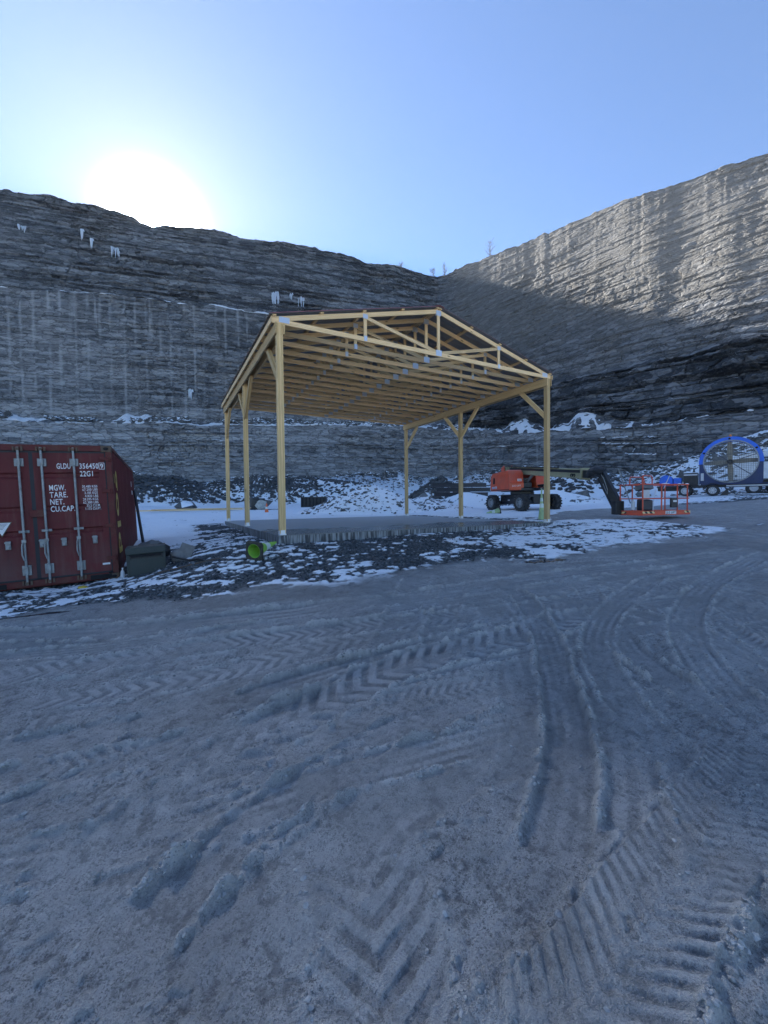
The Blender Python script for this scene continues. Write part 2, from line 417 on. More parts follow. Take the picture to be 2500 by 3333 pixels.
M['pine'] = wood('pine_wood', (.90, .67, .39), (.80, .55, .28), (.66, .43, .20))
M['treated'] = wood('treated_wood', (.88, .64, .33), (.72, .49, .23), (.56, .36, .15), (.66, .51, .25))
M['header'] = wood('header_wood', (.74, .53, .27), (.60, .40, .18), (.48, .31, .13), (.54, .41, .22))
M['galv'] = paint('galvanised_steel', (.62, .65, .70), .38, .7, (.35, .36, .38), .3, 30, .1)
M['plate'] = None
def plate_mat():
    m = N('truss_plate'); v = m.coord('Object')
    w = m.n('TexWave', wave_type='BANDS', bands_direction='X'); m.l(v, w.inputs[0]); w.inputs['Scale'].default_value = 22
    c = m.mix(m.mapr(w.outputs[0], .3, .7), C(.42, .45, .50), C(.80, .83, .88))
    return m.fin(c, .35, .55, m.bump(w.outputs[0], .6, .004))
M['plate'] = plate_mat()
M['bracket'] = paint('post_bracket', (.78, .80, .82), .4, .3, (.5, .5, .5), .2, 40)
M['roof_red'] = paint('roof_red_paint', (.26, .06, .05), .35, 0, (.2, .1, .1), .2)
M['roof_grey'] = paint('roof_underside', (.20, .21, .22), .45, .3, (.15, .15, .16), .3, 2)
M['cont'] = paint('container_red', (.13, .022, .023), .68, 0, (.085, .040, .036), .75, 2.2, .08, .3)
def cont_mat():
    m = N('container_red'); v = m.coord('Object'); mp = m.n('Mapping'); mp.inputs['Scale'].default_value = (7, 7, .7); m.l(v, mp.inputs[0])
    n1 = m.noise(v, 1.6, 6, .65); ns = m.noise(mp.outputs[0], 1.5, 5, .65); n2 = m.noise(v, 26, 4, .7)
    c = m.mix(m.mapr(n1, .35, .7), C(.135, .020, .022), C(.10, .028, .028))
    c = m.mix(m.mapr(ns, .52, .72, 0, .5), c, C(.16, .075, .065))
    c = m.mix(m.mapr(ns, .44, .30, 0, .45), c, C(.055, .016, .017))
    c = m.mix(m.mapr(n2, .62, .70, 0, .8), c, C(.10, .045, .022))
    sep = m.n('SeparateXYZ'); m.l(v, sep.inputs[0]); low = m.math('MULTIPLY', m.mapr(sep.outputs['Z'], .9, .1, 0, 1), m.mapr(n1, .35, .65))
    c = m.mix(m.math('MULTIPLY', low, .55), c, C(.17, .11, .10))
    return m.fin(c, m.mapr(n1, .3, .7, .58, .8), 0, m.bump(m.noise(v, 5, 3), .25, .02), .3)
M['cont'] = cont_mat()
M['cont_frame'] = paint('container_frame', (.115, .022, .021), .68, 0, (.13, .07, .05), .8, 5, .15, .3)
M['rust'] = paint('rusted_steel', (.12, .085, .06), .75, .1, (.17, .09, .05), .8, 12, .3)
M['gasket'] = paint('rubber_gasket', (.012, .015, .022), .6, 0, (.05, .05, .05), .3)
M['bar_steel'] = paint('bar_steel', (.30, .33, .34), .5, .4, (.19, .15, .12), .7, 9, .1)
M['white'] = paint('white_paint', (.78, .80, .82), .5, 0, (.45, .42, .40), .25, 20)
M['yellow'] = paint('yellow_paint', (.62, .45, .05), .5, 0, (.2, .12, .05), .5, 12)
M['blue_st'] = paint('blue_sticker', (.05, .10, .42), .45, 0, (.2, .2, .3), .2)
M['hole'] = paint('dark_recess', (.006, .006, .008), .8, 0, (.01, .01, .01), .1)
M['box'] = paint('olive_box', (.032, .045, .042), .55, 0, (.06, .065, .06), .5, 7, .1)
M['orange'] = paint('lift_orange', (.70, .085, .025), .38, 0, (.34, .16, .11), .45, 2.2, .04)
M['basket'] = paint('basket_orange', (.74, .085, .03), .42, 0, (.25, .12, .09), .45, 5, .05)
M['boom'] = paint('boom_cream', (.36, .34, .20), .45, 0, (.22, .21, .15), .5, 3, .05)
M['dark'] = paint('dark_blue_steel', (.012, .016, .028), .4, .1, (.06, .06, .06), .4, 5, .05)
M['black'] = paint('black_steel', (.010, .011, .013), .42, 0, (.07, .07, .07), .35, 5, .05)
M['tyre'] = paint('tyre_rubber', (.022, .022, .024), .85, 0, (.11, .11, .105), .75, 6, .3)
M['rim'] = paint('wheel_rim', (.30, .32, .34), .55, .1, (.14, .13, .12), .6, 9, .1)
M['fanblue'] = paint('fan_blue', (.012, .15, .75), .42, 0, (.10, .12, .16), .45, 1.6, .05)
M['navy'] = paint('fan_navy', (.010, .030, .12), .45, 0, (.08, .09, .11), .5, 2, .05)
M['mesh'] = paint('guard_wire', (.15, .145, .13), .5, .4, (.2, .17, .13), .4, 20)
M['blade'] = paint('fan_blade', (.40, .36, .28), .5, .2, (.18, .15, .12), .6, 5)
M['beacon'] = paint('beacon_orange', (.80, .22, .03), .3, 0, (.5, .2, .1), .2)
M['truckwhite'] = paint('truck_white', (.72, .74, .76), .4, 0, (.42, .42, .41), .45, 2)
M['lime'] = paint('lime_cone', (.28, .58, .07), .5, 0, (.22, .28, .10), .5, 8)
M['limeold'] = paint('faded_lime_cone', (.42, .55, .26), .55, 0, (.3, .34, .22), .5, 8)
M['conebase'] = paint('cone_base_rubber', (.035, .036, .030), .8, 0, (.13, .13, .10), .7, 14, .3)
M['reflect'] = paint('reflective_collar', (.68, .76, .70), .35, 0, (.4, .45, .42), .4, 12)
M['ocone'] = paint('orange_cone', (.80, .17, .05), .5, 0, (.4, .15, .1), .3)
M['cloth'] = paint('grey_sacking', (.22, .22, .22), .9, 0, (.1, .1, .1), .6, 9, .4)
M['tarp'] = paint('dirty_white_tarp', (.50, .50, .46), .8, 0, (.10, .10, .09), .8, 5, .4)
M['hose'] = paint('black_hose', (.010, .010, .012), .5, 0, (.05, .05, .05), .3)
M['plasticpale'] = paint('pale_plastic', (.55, .56, .58), .4, 0, (.3, .3, .3), .3)
M['screenpanel'] = paint('grey_panel', (.13, .14, .15), .5, 0, (.05, .05, .05), .3)
M['bark'] = paint('bare_twigs', (.10, .08, .065), .9, 0, (.2, .18, .15), .4)
def hazard_mat():
    m = N('hazard_stripes'); v = m.coord('Object', (1, 1, 1))
    w = m.n('TexWave', wave_type='BANDS', bands_direction='DIAGONAL'); m.l(v, w.inputs[0]); w.inputs['Scale'].default_value = 2.6
    c = m.mix(m.mapr(w.outputs[0], .48, .52), C(.02, .02, .02), C(.80, .62, .30))
    return m.fin(c, .5)
M['hazard'] = hazard_mat()
def ice_mat():
    m = N('ice'); v = m.coord('Object'); n1 = m.noise(v, 3, 4)
    m.p.inputs['Subsurface Weight'].default_value = .2
    return m.fin(m.mix(n1, C(.48, .54, .62), C(.66, .71, .77)), .3)
M['ice'] = ice_mat()
def concrete_mat():
    m = N('slab_concrete'); v = m.coord('Object')
    n1 = m.noise(v, .55, 5, .55, .4); n2 = m.noise(v, 40, 4); n3 = m.noise(v, 3.5, 5)
    sep = m.n('SeparateXYZ'); m.l(v, sep.inputs[0])
    c = m.mix(n3, C(.38, .40, .42), C(.50, .52, .53))
    # damp band: an uneven strip along the open gable side
    wet = m.math('ADD', m.math('MULTIPLY', sep.outputs['Y'], -.62), m.math('MULTIPLY', n1, 3.2))
    wetm = m.mapr(wet, .35, .55)
    c = m.mix(m.math('MULTIPLY', wetm, .75), c, C(.09, .10, .095))
    pale = m.mapr(m.noise(v, 1.3, 3), .62, .72, 0, .35)
    c = m.mix(pale, c, C(.46, .47, .46))
    rg = m.mapr(wetm, 0, 1, .45, .25)
    return m.fin(c, rg, 0, m.bump(n2, .2, .003))
M['slab'] = concrete_mat()
def slab_edge_mat():
    m = N('slab_edge'); v = m.coord('Object', (1, 1, 1)); mp = m.n('Mapping'); mp.inputs['Scale'].default_value = (9, 9, .8); m.l(v, mp.inputs[0])
    n1 = m.noise(mp.outputs[0], 1.6, 5, .6); n2 = m.noise(v, 30, 4)
    c = m.mix(m.mapr(n1, .42, .6), C(.045, .05, .055), C(.30, .32, .33))
    return m.fin(c, .6, 0, m.bump(n1, .7, .03))
M['slab_edge'] = slab_edge_mat()
# ------------------------------------------------------------------ ground
ROAD_E = np.array([(-60,4.0),(-14,4.6),(-8,4.9),(-5.18,5.34),(-4.52,5.55),(-3.49,5.61),(-2.44,5.71),(-1.42,6.07),(-.26,6.36),(1.42,7.39),(2.95,7.67),(4.32,8.64),(7.44,10.17),(10.05,11.35),(11.1,12.0),(12.6,13.1),(20,17),(60,24)])
TONG = np.array([(6.0,14.1),(7.15,15.4),(9.29,15.0),(9.62,13.2),(10.05,11.4),(10.4,11.4),(12.6,13.1),(20,17),(60,24)])
ROAD_B = np.array([(6.0,14.2),(7.2,17.5),(9.19,20.2),(10.44,20.86),(12.69,21.98),(16.57,22.7),(20.5,23.4),(30,25),(60,30)])
TRACKS = [  # points, half width, rut depth, ridge height, lug depth, lug spacing, lift of the bed
 ([(1.63,6.08),(1.87,5.42),(1.7,4.25),(1.42,3.26),(1.21,2.63),(1.08,2.33),(.84,1.88),(.63,1.52)], .14, .034, .050, .004, .07, 0),
 ([(2.98,5.96),(2.62,4.79),(2.31,3.7),(2.32,2.99),(2.37,2.44)], .15, .022, .030, .005, .07, 0),
 ([(2.43,4.85),(1.45,4.18),(.27,3.59),(-.37,3.04),(-.88,2.46),(-1.12,1.94),(-1.29,1.54),(-1.35,1.24)], .23, .024, .030, .024, .17, 0),
 ([(1.27,3.12),(.54,2.84),(-.11,2.44),(-.55,1.96),(-.81,1.56),(-.97,1.2)], .13, .022, .036, .006, .09, 0),
 ([(1.43,1.35),(1.33,1.71),(1.32,2.05),(1.44,2.63),(1.63,3.26)], .05, .006, .022, .0, .1, 0),
 ([(2.3,2.5),(1.86,2.05),(1.6,1.87),(1.27,1.64),(.89,1.35),(.57,1.13),(.2,.9)], .19, -.030, .032, .012, .07, .0),
 ([(-.22,2.0),(-.16,1.81),(-.08,1.59),(-.04,1.36),(-.01,1.09),(0,.8)], .22, .010, .018, .016, .12, 0),
 ([(-3.85,3.4),(-2.26,3.86),(-.84,4.28),(1.3,4.84),(4.32,5.9),(7,7.2)], .2, .020, .026, .014, .13, 0),
 ([(-2.68,2.35),(-1.42,2.78),(-.41,3.44),(1.53,4.43),(4.3,5.31)], .16, .024, .034, .006, .1, 0),
 ([(3.39,3.25),(3.21,4.37),(2.57,5.13),(1.82,5.92)], .14, .018, .02, .004, .08, 0),
 ([(4.7,4.19),(3.69,5.63),(2.19,6.33)], .16, .018, .02, .005, .08, 0),
 ([(-5.14,4.56),(-2.7,4.63),(-.21,5.24),(3.35,6.69),(8.01,8.31)], .22, .024, .034, .006, .1, 0),
 ([(-1.88,1.76),(-1.36,2.3),(-.58,2.91),(.68,3.57),(2.2,4.1)], .13, .015, .02, .005, .09, 0),
 ([(1.96,1.87),(1.7,2.31),(1.83,3.25),(2.28,4.23),(3.1,5.2),(4.4,6.4)], .14, .014, .02, .004, .09, 0),
 ([(-2.3,1.5),(-1.9,2.0),(-1.0,2.75),(.1,3.35)], .09, .012, .016, .004, .08, 0),
 ([(2.6,1.6),(2.5,2.4),(2.75,3.4),(3.5,4.6),(5.2,6.2),(8,8.2)], .16, .018, .022, .005, .1, 0),
 ([(-4.4,3.9),(-2.6,4.2),(-.6,4.75),(2.3,5.75),(5.4,7.0)], .12, .014, .018, .004, .1, 0),
]
_rt = random.Random(23)
for _i in range(24):
    _b = TRACKS[_rt.choice((0, 1, 2, 3, 7, 8, 9, 10, 11, 12, 13, 15, 16))]; _o = _rt.choice((-1, 1)) * _rt.choice((.3, .45, .7, 1.5, 1.8)) ; _an = _rt.uniform(-.12, .12)
    _p = np.array(_b[0], float); _d = np.gradient(_p, axis=0); _d /= np.linalg.norm(_d, axis=1)[:, None]; _q = _p + np.stack([-_d[:, 1], _d[:, 0]], 1) * _o
    _c = _q.mean(0); _q = (_q - _c) @ np.array([[math.cos(_an), math.sin(_an)], [-math.sin(_an), math.cos(_an)]]) + _c
    TRACKS.insert(_rt.choice((7, 8, 9, 10)), ([tuple(v) for v in _q], _rt.choice((.10, .13, .16, .2)), .009, .013, _rt.choice((.004, .004, .012)), _rt.choice((.06, .09, .14)), 0))
TRACKS = [t_ for k_, t_ in enumerate(TRACKS) if k_ not in (0, 2, 5, 6)] + [TRACKS[k_] for k_ in (6, 2, 5, 0)]
def spline(pts, step=.04):
    P = np.array(pts, float); P = np.vstack([2 * P[0] - P[1], P, 2 * P[-1] - P[-2]])
    out = []
    for i in range(1, len(P) - 2):
        n = max(2, int(np.linalg.norm(P[i + 1] - P[i]) / step)); t = np.linspace(0, 1, n, endpoint=False)[:, None]
        a, b, c, d = P[i - 1], P[i], P[i + 1], P[i + 2]
        out.append(.5 * ((2 * b) + (c - a) * t + (2 * a - 5 * b + 4 * c - d) * t ** 2 + (3 * b - a - 3 * c + d) * t ** 3))
    out.append(P[-2][None]); return np.vstack(out)
def build_ground():
    rows = np.concatenate([np.linspace(-320, -12, 16), np.linspace(-10, .3, 22), np.geomspace(.45, 15, 720), np.geomspace(15.1, 75, 230)[0:], np.geomspace(76, 300, 20)])
    s = np.concatenate([-np.geomspace(60, 1.03, 26), np.linspace(-1, 1, 700), np.geomspace(1.03, 60, 26)])
    w = np.maximum(1.25, .42 + rows * 1.04)
    w = np.where(rows > 75, np.interp(rows, [75, 300], [78.4, 140]), w)
    X = s[None, :] * w[:, None]; Y = np.repeat(rows[:, None], len(s), 1)
    X = np.clip(X, -1500, 1500)
    x = X.ravel(); y = Y.ravel()
    near = (np.abs(x) < 140) & (y > -60) & (y < 140)
    z = np.zeros_like(x)
    z[near] = ground_z(x[near], y[near])
    far = ~near
    z[far] = np.where(y[far] > 60, -1.0, -.8)
    # outside the pit the sheet stays below the rim and is hidden by it; behind the camera it runs level to the horizon
    rad = np.hypot(x, y); tx = np.clip(x / np.maximum(y, .5), -1.6, 1.6)
    beyond = (y > 5) & (rad > col(1, tx) + 3)
    z[beyond] = np.minimum(z[beyond], 1.0)
    bx, by = to_b(x, y)
    ye = np.interp(x, ROAD_E[:, 0], ROAD_E[:, 1]) + .55 * fbm(x * 1.1, y * 1.1, 5, 31, .6)
    yt = np.where(x < 6.0, 1e3, np.interp(x, TONG[:, 0], TONG[:, 1])) + 1.0 * fbm(x * .9, y * .9, 5, 33, .6)
    yb = np.where(x < 6.0, -1e3, np.interp(x, ROAD_B[:, 0], ROAD_B[:, 1])) + .5 * fbm(x * .5, y * .5, 3, 35)
    road = sstep(.25, -.25, y - ye)
    road2 = sstep(-.3, .3, y - yt) * sstep(.3, -.3, y - yb)
    rd = np.maximum(road, road2)
    # snow cover
    cov = np.full_like(x, .36)
    cov += .15 * sstep(.2, 4.0, x) * (y < 16) + .06 * sstep(4.5, 7, x)
    inb = sstep(8.6, 10.5, by) + sstep(-1.0, -2.0, bx) * sstep(1.8, 4.2, by) + sstep(9.6, 10.5, bx) * sstep(2, 5, by)
    cov = cov + (.97 - cov) * np.clip(inb, 0, 1)
    d_wall = col(1, tx) - rad
    cov = np.where(y > 20, cov - .14 * sstep(22, 6, d_wall), cov)
    for (hx, hy, hr) in ((-41, 62, 9), (-33, 66, 8), (-21, 72, 8), (8.2, 58, 4.5)):
        cov = cov - .6 * sstep(hr, hr * .4, np.hypot(x - hx, y - hy)) * (y > 20)
    pl = pile(x, y)
    cov = cov - .36 * sstep(.02, .25, pl) * sstep(1.0, .3, pl)
    # icy strip in front of the container
    strip = sstep(-3.6, -5.2, x) * sstep(4.9, 5.6, y) * sstep(8.2, 7.2, y)
    cov = np.where(x < -2.5, np.maximum(cov - .05, 0), cov) + .12 * strip
    ca, sa = math.cos(BA * .8), math.sin(BA * .8)
    al = x * ca + y * sa; ac = -x * sa + y * ca
    nz = .5 + .5 * (.45 * fbm(al * .6, ac * 1.5, 4, 41) + .70 * fbm(al * 2.1, ac * 3.6, 4, 43) + .80 * fbm(al * 8, ac * 11, 3, 44))
    big = .5 + .5 * fbm(al * .3, ac * .5, 3, 47)
    nz = nz * .72 + big * .28
    thr = 1 - cov
    snow = sstep(thr * .62 + .13, thr * .62 + .25, nz) * (1 - rd)
    snow *= (y > 4)
    # thin drift that survives on the road edge
    snow = np.maximum(snow, .9 * sstep(.60, .66, nz) * sstep(.9, .2, np.abs(y - ye - .1)) * (x > -4) * (x < 9) * sstep(-.6, .2, y - ye))
    grav = (1 - rd) * (1 - snow)
    # relief
    nr = y < 16
    xs, ys = x[nr], y[nr]; h = np.zeros(len(xs)); fade = np.clip(4.0 / np.maximum(np.hypot(xs, ys), .8), .25, 1.6)
    an = R(33); c, s2 = math.cos(an), math.sin(an); u = xs * c + ys * s2; v = -xs * s2 + ys * c
    h += .028 * fbm(xs * .7, ys * .7, 3, 51) + .006 * fbm(xs * 3.3, ys * 3.3, 3, 53)
    h += .008 * fbm(u * 1.1, v * 6.5, 3, 55) + .0050 * fbm(u * 1.6, v * 24, 2, 56)
    rn = 1 - np.abs(2 * vnoise(u * 1.4 + .6 * vnoise(u * 3, v * 3, 58), v * 5.5, 60) - 1); h += .011 * np.clip(rn - .78, 0, 1) / .22 * np.clip(.5 + 1.2 * fbm(u * .8, v * .8, 2, 62), 0, 1)
    h13 = fbm(xs * 13, ys * 13, 3, 57, .6); h += .0048 * h13
    fine = np.hypot(xs, ys) < 5.0
    hf = np.zeros(len(xs)); hf[fine] = .0065 * fbm(xs[fine] * 40, ys[fine] * 40, 3, 59, .65)
    cl = np.zeros(len(xs)); cl[fine] = vnoise(xs[fine] * 22, ys[fine] * 22, 61) * vnoise(xs[fine] * 5, ys[fine] * 5, 63)
    h += hf + .012 * sstep(.52, .75, cl)
    tread = np.zeros(len(xs)); ridge = np.zeros(len(xs)); inrut = np.zeros(len(xs)); done = np.zeros(len(xs))
    for ti, (pts, hw, dep, rh, lug, sp, lift) in enumerate(TRACKS):
        S = spline(pts); seg = np.gradient(S, axis=0); seg /= np.linalg.norm(seg, axis=1)[:, None]
        arc = np.concatenate([[0], np.cumsum(np.linalg.norm(np.diff(S, axis=0), axis=1))])
        mg = hw + .3
        k = np.where((xs > S[:, 0].min() - mg) & (xs < S[:, 0].max() + mg) & (ys > S[:, 1].min() - mg) & (ys < S[:, 1].max() + mg))[0]
        best = np.full(len(k), 1e9); bi = np.zeros(len(k), int)
        for j in range(len(S)):
            d2 = (xs[k] - S[j, 0]) ** 2 + (ys[k] - S[j, 1]) ** 2; m_ = d2 < best; best[m_] = d2[m_]; bi[m_] = j
        ok = best < mg * mg; k = k[ok]; bi = bi[ok]
        dx = xs[k] - S[bi, 0]; dy = ys[k] - S[bi, 1]; tg = seg[bi]
        lat = dx * -tg[:, 1] + dy * tg[:, 0]; sl = arc[bi] + dx * tg[:, 0] + dy * tg[:, 1]
        wob = .022 * fbm(sl * 3 + ti * 9, lat * 0 + ti, 3, 71) + .010 * fbm(sl * 14, lat * 0 + ti, 2, 73)
        ends = sstep(0, .5, sl) * sstep(arc[-1], arc[-1] - .5, sl)
        pres = np.clip(.8 + .8 * fbm(sl * .8 + ti * 5, lat * 0, 2, 75), .55 if dep > .025 or dep < 0 or lug > .01 else .15, 1.25) * ends
        a = np.abs(lat + wob)
        body = sstep(hw * 1.06, hw * (.97 if dep < 0 else .88), a)
        cr = np.clip(.55 + 1.5 * fbm(sl * 11 + ti, lat * 11, 3, 77, .65), 0, 1.6)
        rg = np.exp(-((a - hw * 1.12) / (.014 + .012 * min(1, hw / .15))) ** 2) * cr
        lug_ = max(lug, .0065); ph = (sl / sp + np.abs(lat) * 1.6 / sp * (.55 if lug > .01 else 0.15)) % 1.0
        lg = (sstep(.25, .4, ph) * sstep(.95, .8, ph) - .5)
        groove = (.5 * np.tanh(3 * np.cos(lat / hw * math.pi * 3.5)) * (.4 + .6 * (ph > .3))) if lug < .008 else 0
        # a later wheel flattens what lay there before
        h[k] = h[k] * (1 - .55 * body * pres)
        h[k] += pres * (-dep * body + rh * rg + body * ((lg if lug >= .008 else 0) + groove) * lug_ * np.clip(.5 + 1.2 * fbm(sl * 2.3, lat * 7, 4, 79, .65), .0, 1.2) + lift * body)
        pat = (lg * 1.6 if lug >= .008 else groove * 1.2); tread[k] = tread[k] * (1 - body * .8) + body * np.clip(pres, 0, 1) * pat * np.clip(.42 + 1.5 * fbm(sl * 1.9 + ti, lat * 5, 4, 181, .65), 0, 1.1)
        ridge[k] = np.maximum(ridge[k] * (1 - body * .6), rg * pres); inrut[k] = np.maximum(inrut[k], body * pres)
    rs = rd[nr]
    h *= (.35 + .65 * rs)
    z[nr] += h + .028 * snow[nr] * sstep(5, 7, ys)
    gr = grav[nr]
    z[nr] += gr * .03 * fbm(xs * 5.5, ys * 5.5, 3, 81)
    fr = ~nr & near
    z[fr] += .05 * fbm(x[fr] * .8, y[fr] * .8, 4, 83) + .04 * snow[fr]
    tal = np.zeros_like(x); tal[near] = talus(x[near], y[near]); 
    z += np.clip(tal, 0, 2) * .10 * fbm(x * 1.1, y * 1.1, 3, 85)
    wet = np.zeros_like(x); trd = np.zeros_like(x); trd[nr] = tread; rutm = np.zeros_like(x); rutm[nr] = inrut
    wet[nr] = np.clip(.5 + .9 * fbm(u * .5, v * 1.3, 4, 87) - .35 * ridge + .15 * inrut, 0, 1)
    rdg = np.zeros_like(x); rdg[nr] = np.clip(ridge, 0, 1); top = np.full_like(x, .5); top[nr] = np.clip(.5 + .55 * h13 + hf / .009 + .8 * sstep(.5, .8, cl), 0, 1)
    # puddle at the edge of the road in front of the container
    pud = np.exp(-(((x + 4.9) / .75) ** 2 + ((y - 5.32 - .16 * (x + 4.9)) / .07) ** 2) ** 2)
    pud = np.maximum(pud, np.exp(-(((x - 3.05) / .5) ** 2 + ((y - 7.55 - .3 * (x - 3.05)) / .12) ** 2) ** 2))
    z -= .02 * pud
    V = np.stack([x, y, z], 1)
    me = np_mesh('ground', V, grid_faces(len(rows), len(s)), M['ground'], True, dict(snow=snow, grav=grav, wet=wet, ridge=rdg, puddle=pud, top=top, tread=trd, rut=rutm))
    o = bpy.data.objects.new('ground', me); COL.objects.link(o); tag(o, 'rutted grey frozen mud and snow across the quarry floor', kind='structure')
    return (x, y, z, snow, grav, rdg)
def ground_mat():
    m = N('frozen_mud'); v = m.coord('Object')
    sn, gv, wt, rg, pd = (m.attr(a) for a in ('snow', 'grav', 'wet', 'ridge', 'puddle'))
    n_big = m.noise(v, .9, 4, .6); n_mid = m.noise(v, 9, 5, .65); n_fine = m.noise(v, 70, 4, .7); n_gr = m.noise(v, 140, 3, .7)
    mud = m.mix(m.mapr(n_mid, .42, .60), C(.42, .412, .402), C(.61, .60, .588))
    mud = m.mix(m.mapr(n_fine, .46, .62, 0, .75), mud, C(.66, .64, .615))
    n_pit = m.noise(v, 48, 5, .8); mud = m.mix(m.mapr(n_pit, .535, .605, 0, .85), mud, C(.07, .072, .075)); mud = m.mix(m.mapr(n_gr, .525, .60, 0, .75), mud, C(.08, .082, .085)); n_sp = m.noise(v, 95, 3, .7); mud = m.mix(m.mapr(n_sp, .56, .62, 0, .7), mud, C(.74, .72, .69))
    mud = m.mix(m.mapr(n_big, .35, .7, 0, .40), mud, C(.24, .235, .225))
    mud = m.mix(m.math('MULTIPLY', m.mapr(wt, .45, .8), .45), mud, C(.20, .20, .20))
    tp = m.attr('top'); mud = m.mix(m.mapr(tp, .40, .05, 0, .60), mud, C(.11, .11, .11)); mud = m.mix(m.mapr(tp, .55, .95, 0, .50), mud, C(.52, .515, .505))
    mud = m.mix(m.mapr(m.noise(v, 2.6, 4, .6), .40, .62, .0, .38), mud, C(.19, .185, .18))
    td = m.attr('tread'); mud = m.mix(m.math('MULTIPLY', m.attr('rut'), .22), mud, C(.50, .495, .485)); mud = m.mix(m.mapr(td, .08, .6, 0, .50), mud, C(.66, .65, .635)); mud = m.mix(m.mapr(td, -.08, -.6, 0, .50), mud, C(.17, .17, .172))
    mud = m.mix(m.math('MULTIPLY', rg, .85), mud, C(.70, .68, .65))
    vo = m.voro(v, 30); 
    gcol = m.mix(m.mapr(vo.outputs['Color'], .2, .8), C(.035, .042, .048), C(.14, .155, .165))
    gcol = m.mix(m.mapr(n_mid, .45, .7, 0, .6), gcol, C(.03, .035, .038))
    base = m.mix(gv, mud, gcol)
    snow_e = m.math('ADD', sn, m.math('MULTIPLY', m.math('SUBTRACT', n_fine, .5), .5))
    sf = m.mapr(snow_e, .22, .80)
    scol = m.mix(m.mapr(n_mid, .4, .75, 0, .35), C(.88, .90, .92), C(.74, .78, .82))
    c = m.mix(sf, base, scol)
    c = m.mix(m.mapr(pd, .3, .6), c, C(.03, .033, .037))
    rgh = m.mapr(m.math('ADD', n_fine, m.math('MULTIPLY', wt, -.6)), -.1, .55, .34, .80)
    rgh = m.math('ADD', rgh, m.math('MULTIPLY', m.math('MAXIMUM', sf, gv), .25), True)
    rgh = m.math('MULTIPLY', rgh, m.mapr(pd, .3, .6, 1, .06))
    hgt = m.math('ADD', m.math('MULTIPLY', n_fine, .6), m.math('MULTIPLY', n_gr, .4))
    hgt = m.math('ADD', hgt, m.math('MULTIPLY', m.math('MULTIPLY', vo.outputs['Distance'], gv), -1.5))
    hgt = m.math('MULTIPLY', hgt, m.mapr(pd, .3, .6, 1, 0)); hgt = m.math('MULTIPLY', hgt, m.mapr(sf, 0, 1, 1, .25))
    return m.fin(c, rgh, 0, m.bump(hgt, 1.0, .035), .5)
M['ground'] = ground_mat()
GX, GY, GZ, GSNOW, GGRAV, GRIDGE = build_ground()

# ------------------------------------------------------------------ quarry face
def rock_mat(name, dark, light, snowtop=0.0):
    m = N(name); v = m.coord('Object')
    tone = m.attr('tone'); st = m.attr('streak'); sn = m.attr('snow')
    mp = m.n('Mapping'); mp.inputs['Scale'].default_value = (.9, .9, 6.0); m.l(v, mp.inputs[0])
    n1 = m.noise(mp.outputs[0], .8, 6, .62); n2 = m.noise(v, 2.4, 6, .68); n3 = m.noise(v, .12, 4, .6)
    c = m.mix(tone, C(*dark), C(*light))
    c = m.mix(m.mapr(n1, .46, .68, 0, .55), c, C(dark[0] * .7, dark[1] * .7, dark[2] * .72))
    c = m.mix(m.mapr(n2, .52, .70, 0, .30), c, C(light[0] * 1.05, light[1] * 1.05, light[2] * 1.04))
    c = m.mix(m.mapr(n3, .45, .7, 0, .22), c, C(.11, .115, .12))
    mb_ = m.n('Mapping'); mb_.inputs['Scale'].default_value = (.30, .30, 1.7); m.l(v, mb_.inputs[0]); nb = m.noise(mb_.outputs[0], 1.0, 5, .7)
    c = m.mix(m.mapr(nb, .52, .64, 0, .40), c, C(dark[0] * .8, dark[1] * .8, dark[2] * .8)); c = m.mix(m.mapr(nb, .42, .32, 0, .30), c, C(light[0], light[1], light[2]))
    vc = m.n('Mapping'); vc.inputs['Scale'].default_value = (.45, .45, 1.5); m.l(v, vc.inputs[0])
    vd = m.n('VectorMath', operation='ADD'); m.l(vc.outputs[0], vd.inputs[0])
    nn = m.n('TexNoise'); m.l(v, nn.inputs['Vector']); nn.inputs['Scale'].default_value = .8; nn.inputs['Detail'].default_value = 4
    sc = m.n('VectorMath', operation='SCALE'); m.l(nn.outputs['Color'], sc.inputs[0]); sc.inputs['Scale'].default_value = 1.1; m.l(sc.outputs[0], vd.inputs[1])
    cr = m.voro(vd.outputs[0], 1.0, 'DISTANCE_TO_EDGE')
    crk = m.mapr(cr.outputs['Distance'], .0, .085, .85, 0)
    cf = m.voro(vd.outputs[0], 1.0); sx_ = m.n('SeparateXYZ'); m.l(cf.outputs['Color'], sx_.inputs[0])
    c = m.mix(m.mapr(sx_.outputs['X'], .62, .98, 0, .38), c, C(light[0] * .95, light[1] * .95, light[2] * .95)); c = m.mix(m.mapr(sx_.outputs['X'], .38, .05, 0, .42), c, C(dark[0] * .8, dark[1] * .8, dark[2] * .8))
    c = m.mix(m.math('MULTIPLY', crk, m.mapr(n2, .4, .6, .3, 1)), c, C(.03, .031, .033))
    c = m.mix(m.math('MULTIPLY', st, .62), c, C(.52, .53, .53))
    c = m.mix(m.math('MULTIPLY', m.attr('tan'), .55), c, m.mix(m.mapr(n1, .35, .65), C(.25, .222, .178), C(.165, .148, .120)))  # warm sunlit tint painted into the colour of the upper right rock
    se = m.mapr(m.math('ADD', sn, m.math('MULTIPLY', m.math('SUBTRACT', n2, .5), .7)), .40, .55)
    c = m.mix(se, c, C(.88, .90, .92))
    hg = m.math('ADD', m.math('MULTIPLY', n1, .8), m.math('ADD', n2, m.math('MULTIPLY', crk, -.4)))
    return m.fin(c, m.mapr(n2, .3, .7, .85, .98), 0, m.bump(m.math('ADD', hg, m.math('MULTIPLY', nb, .8)), .8, .4), .12)
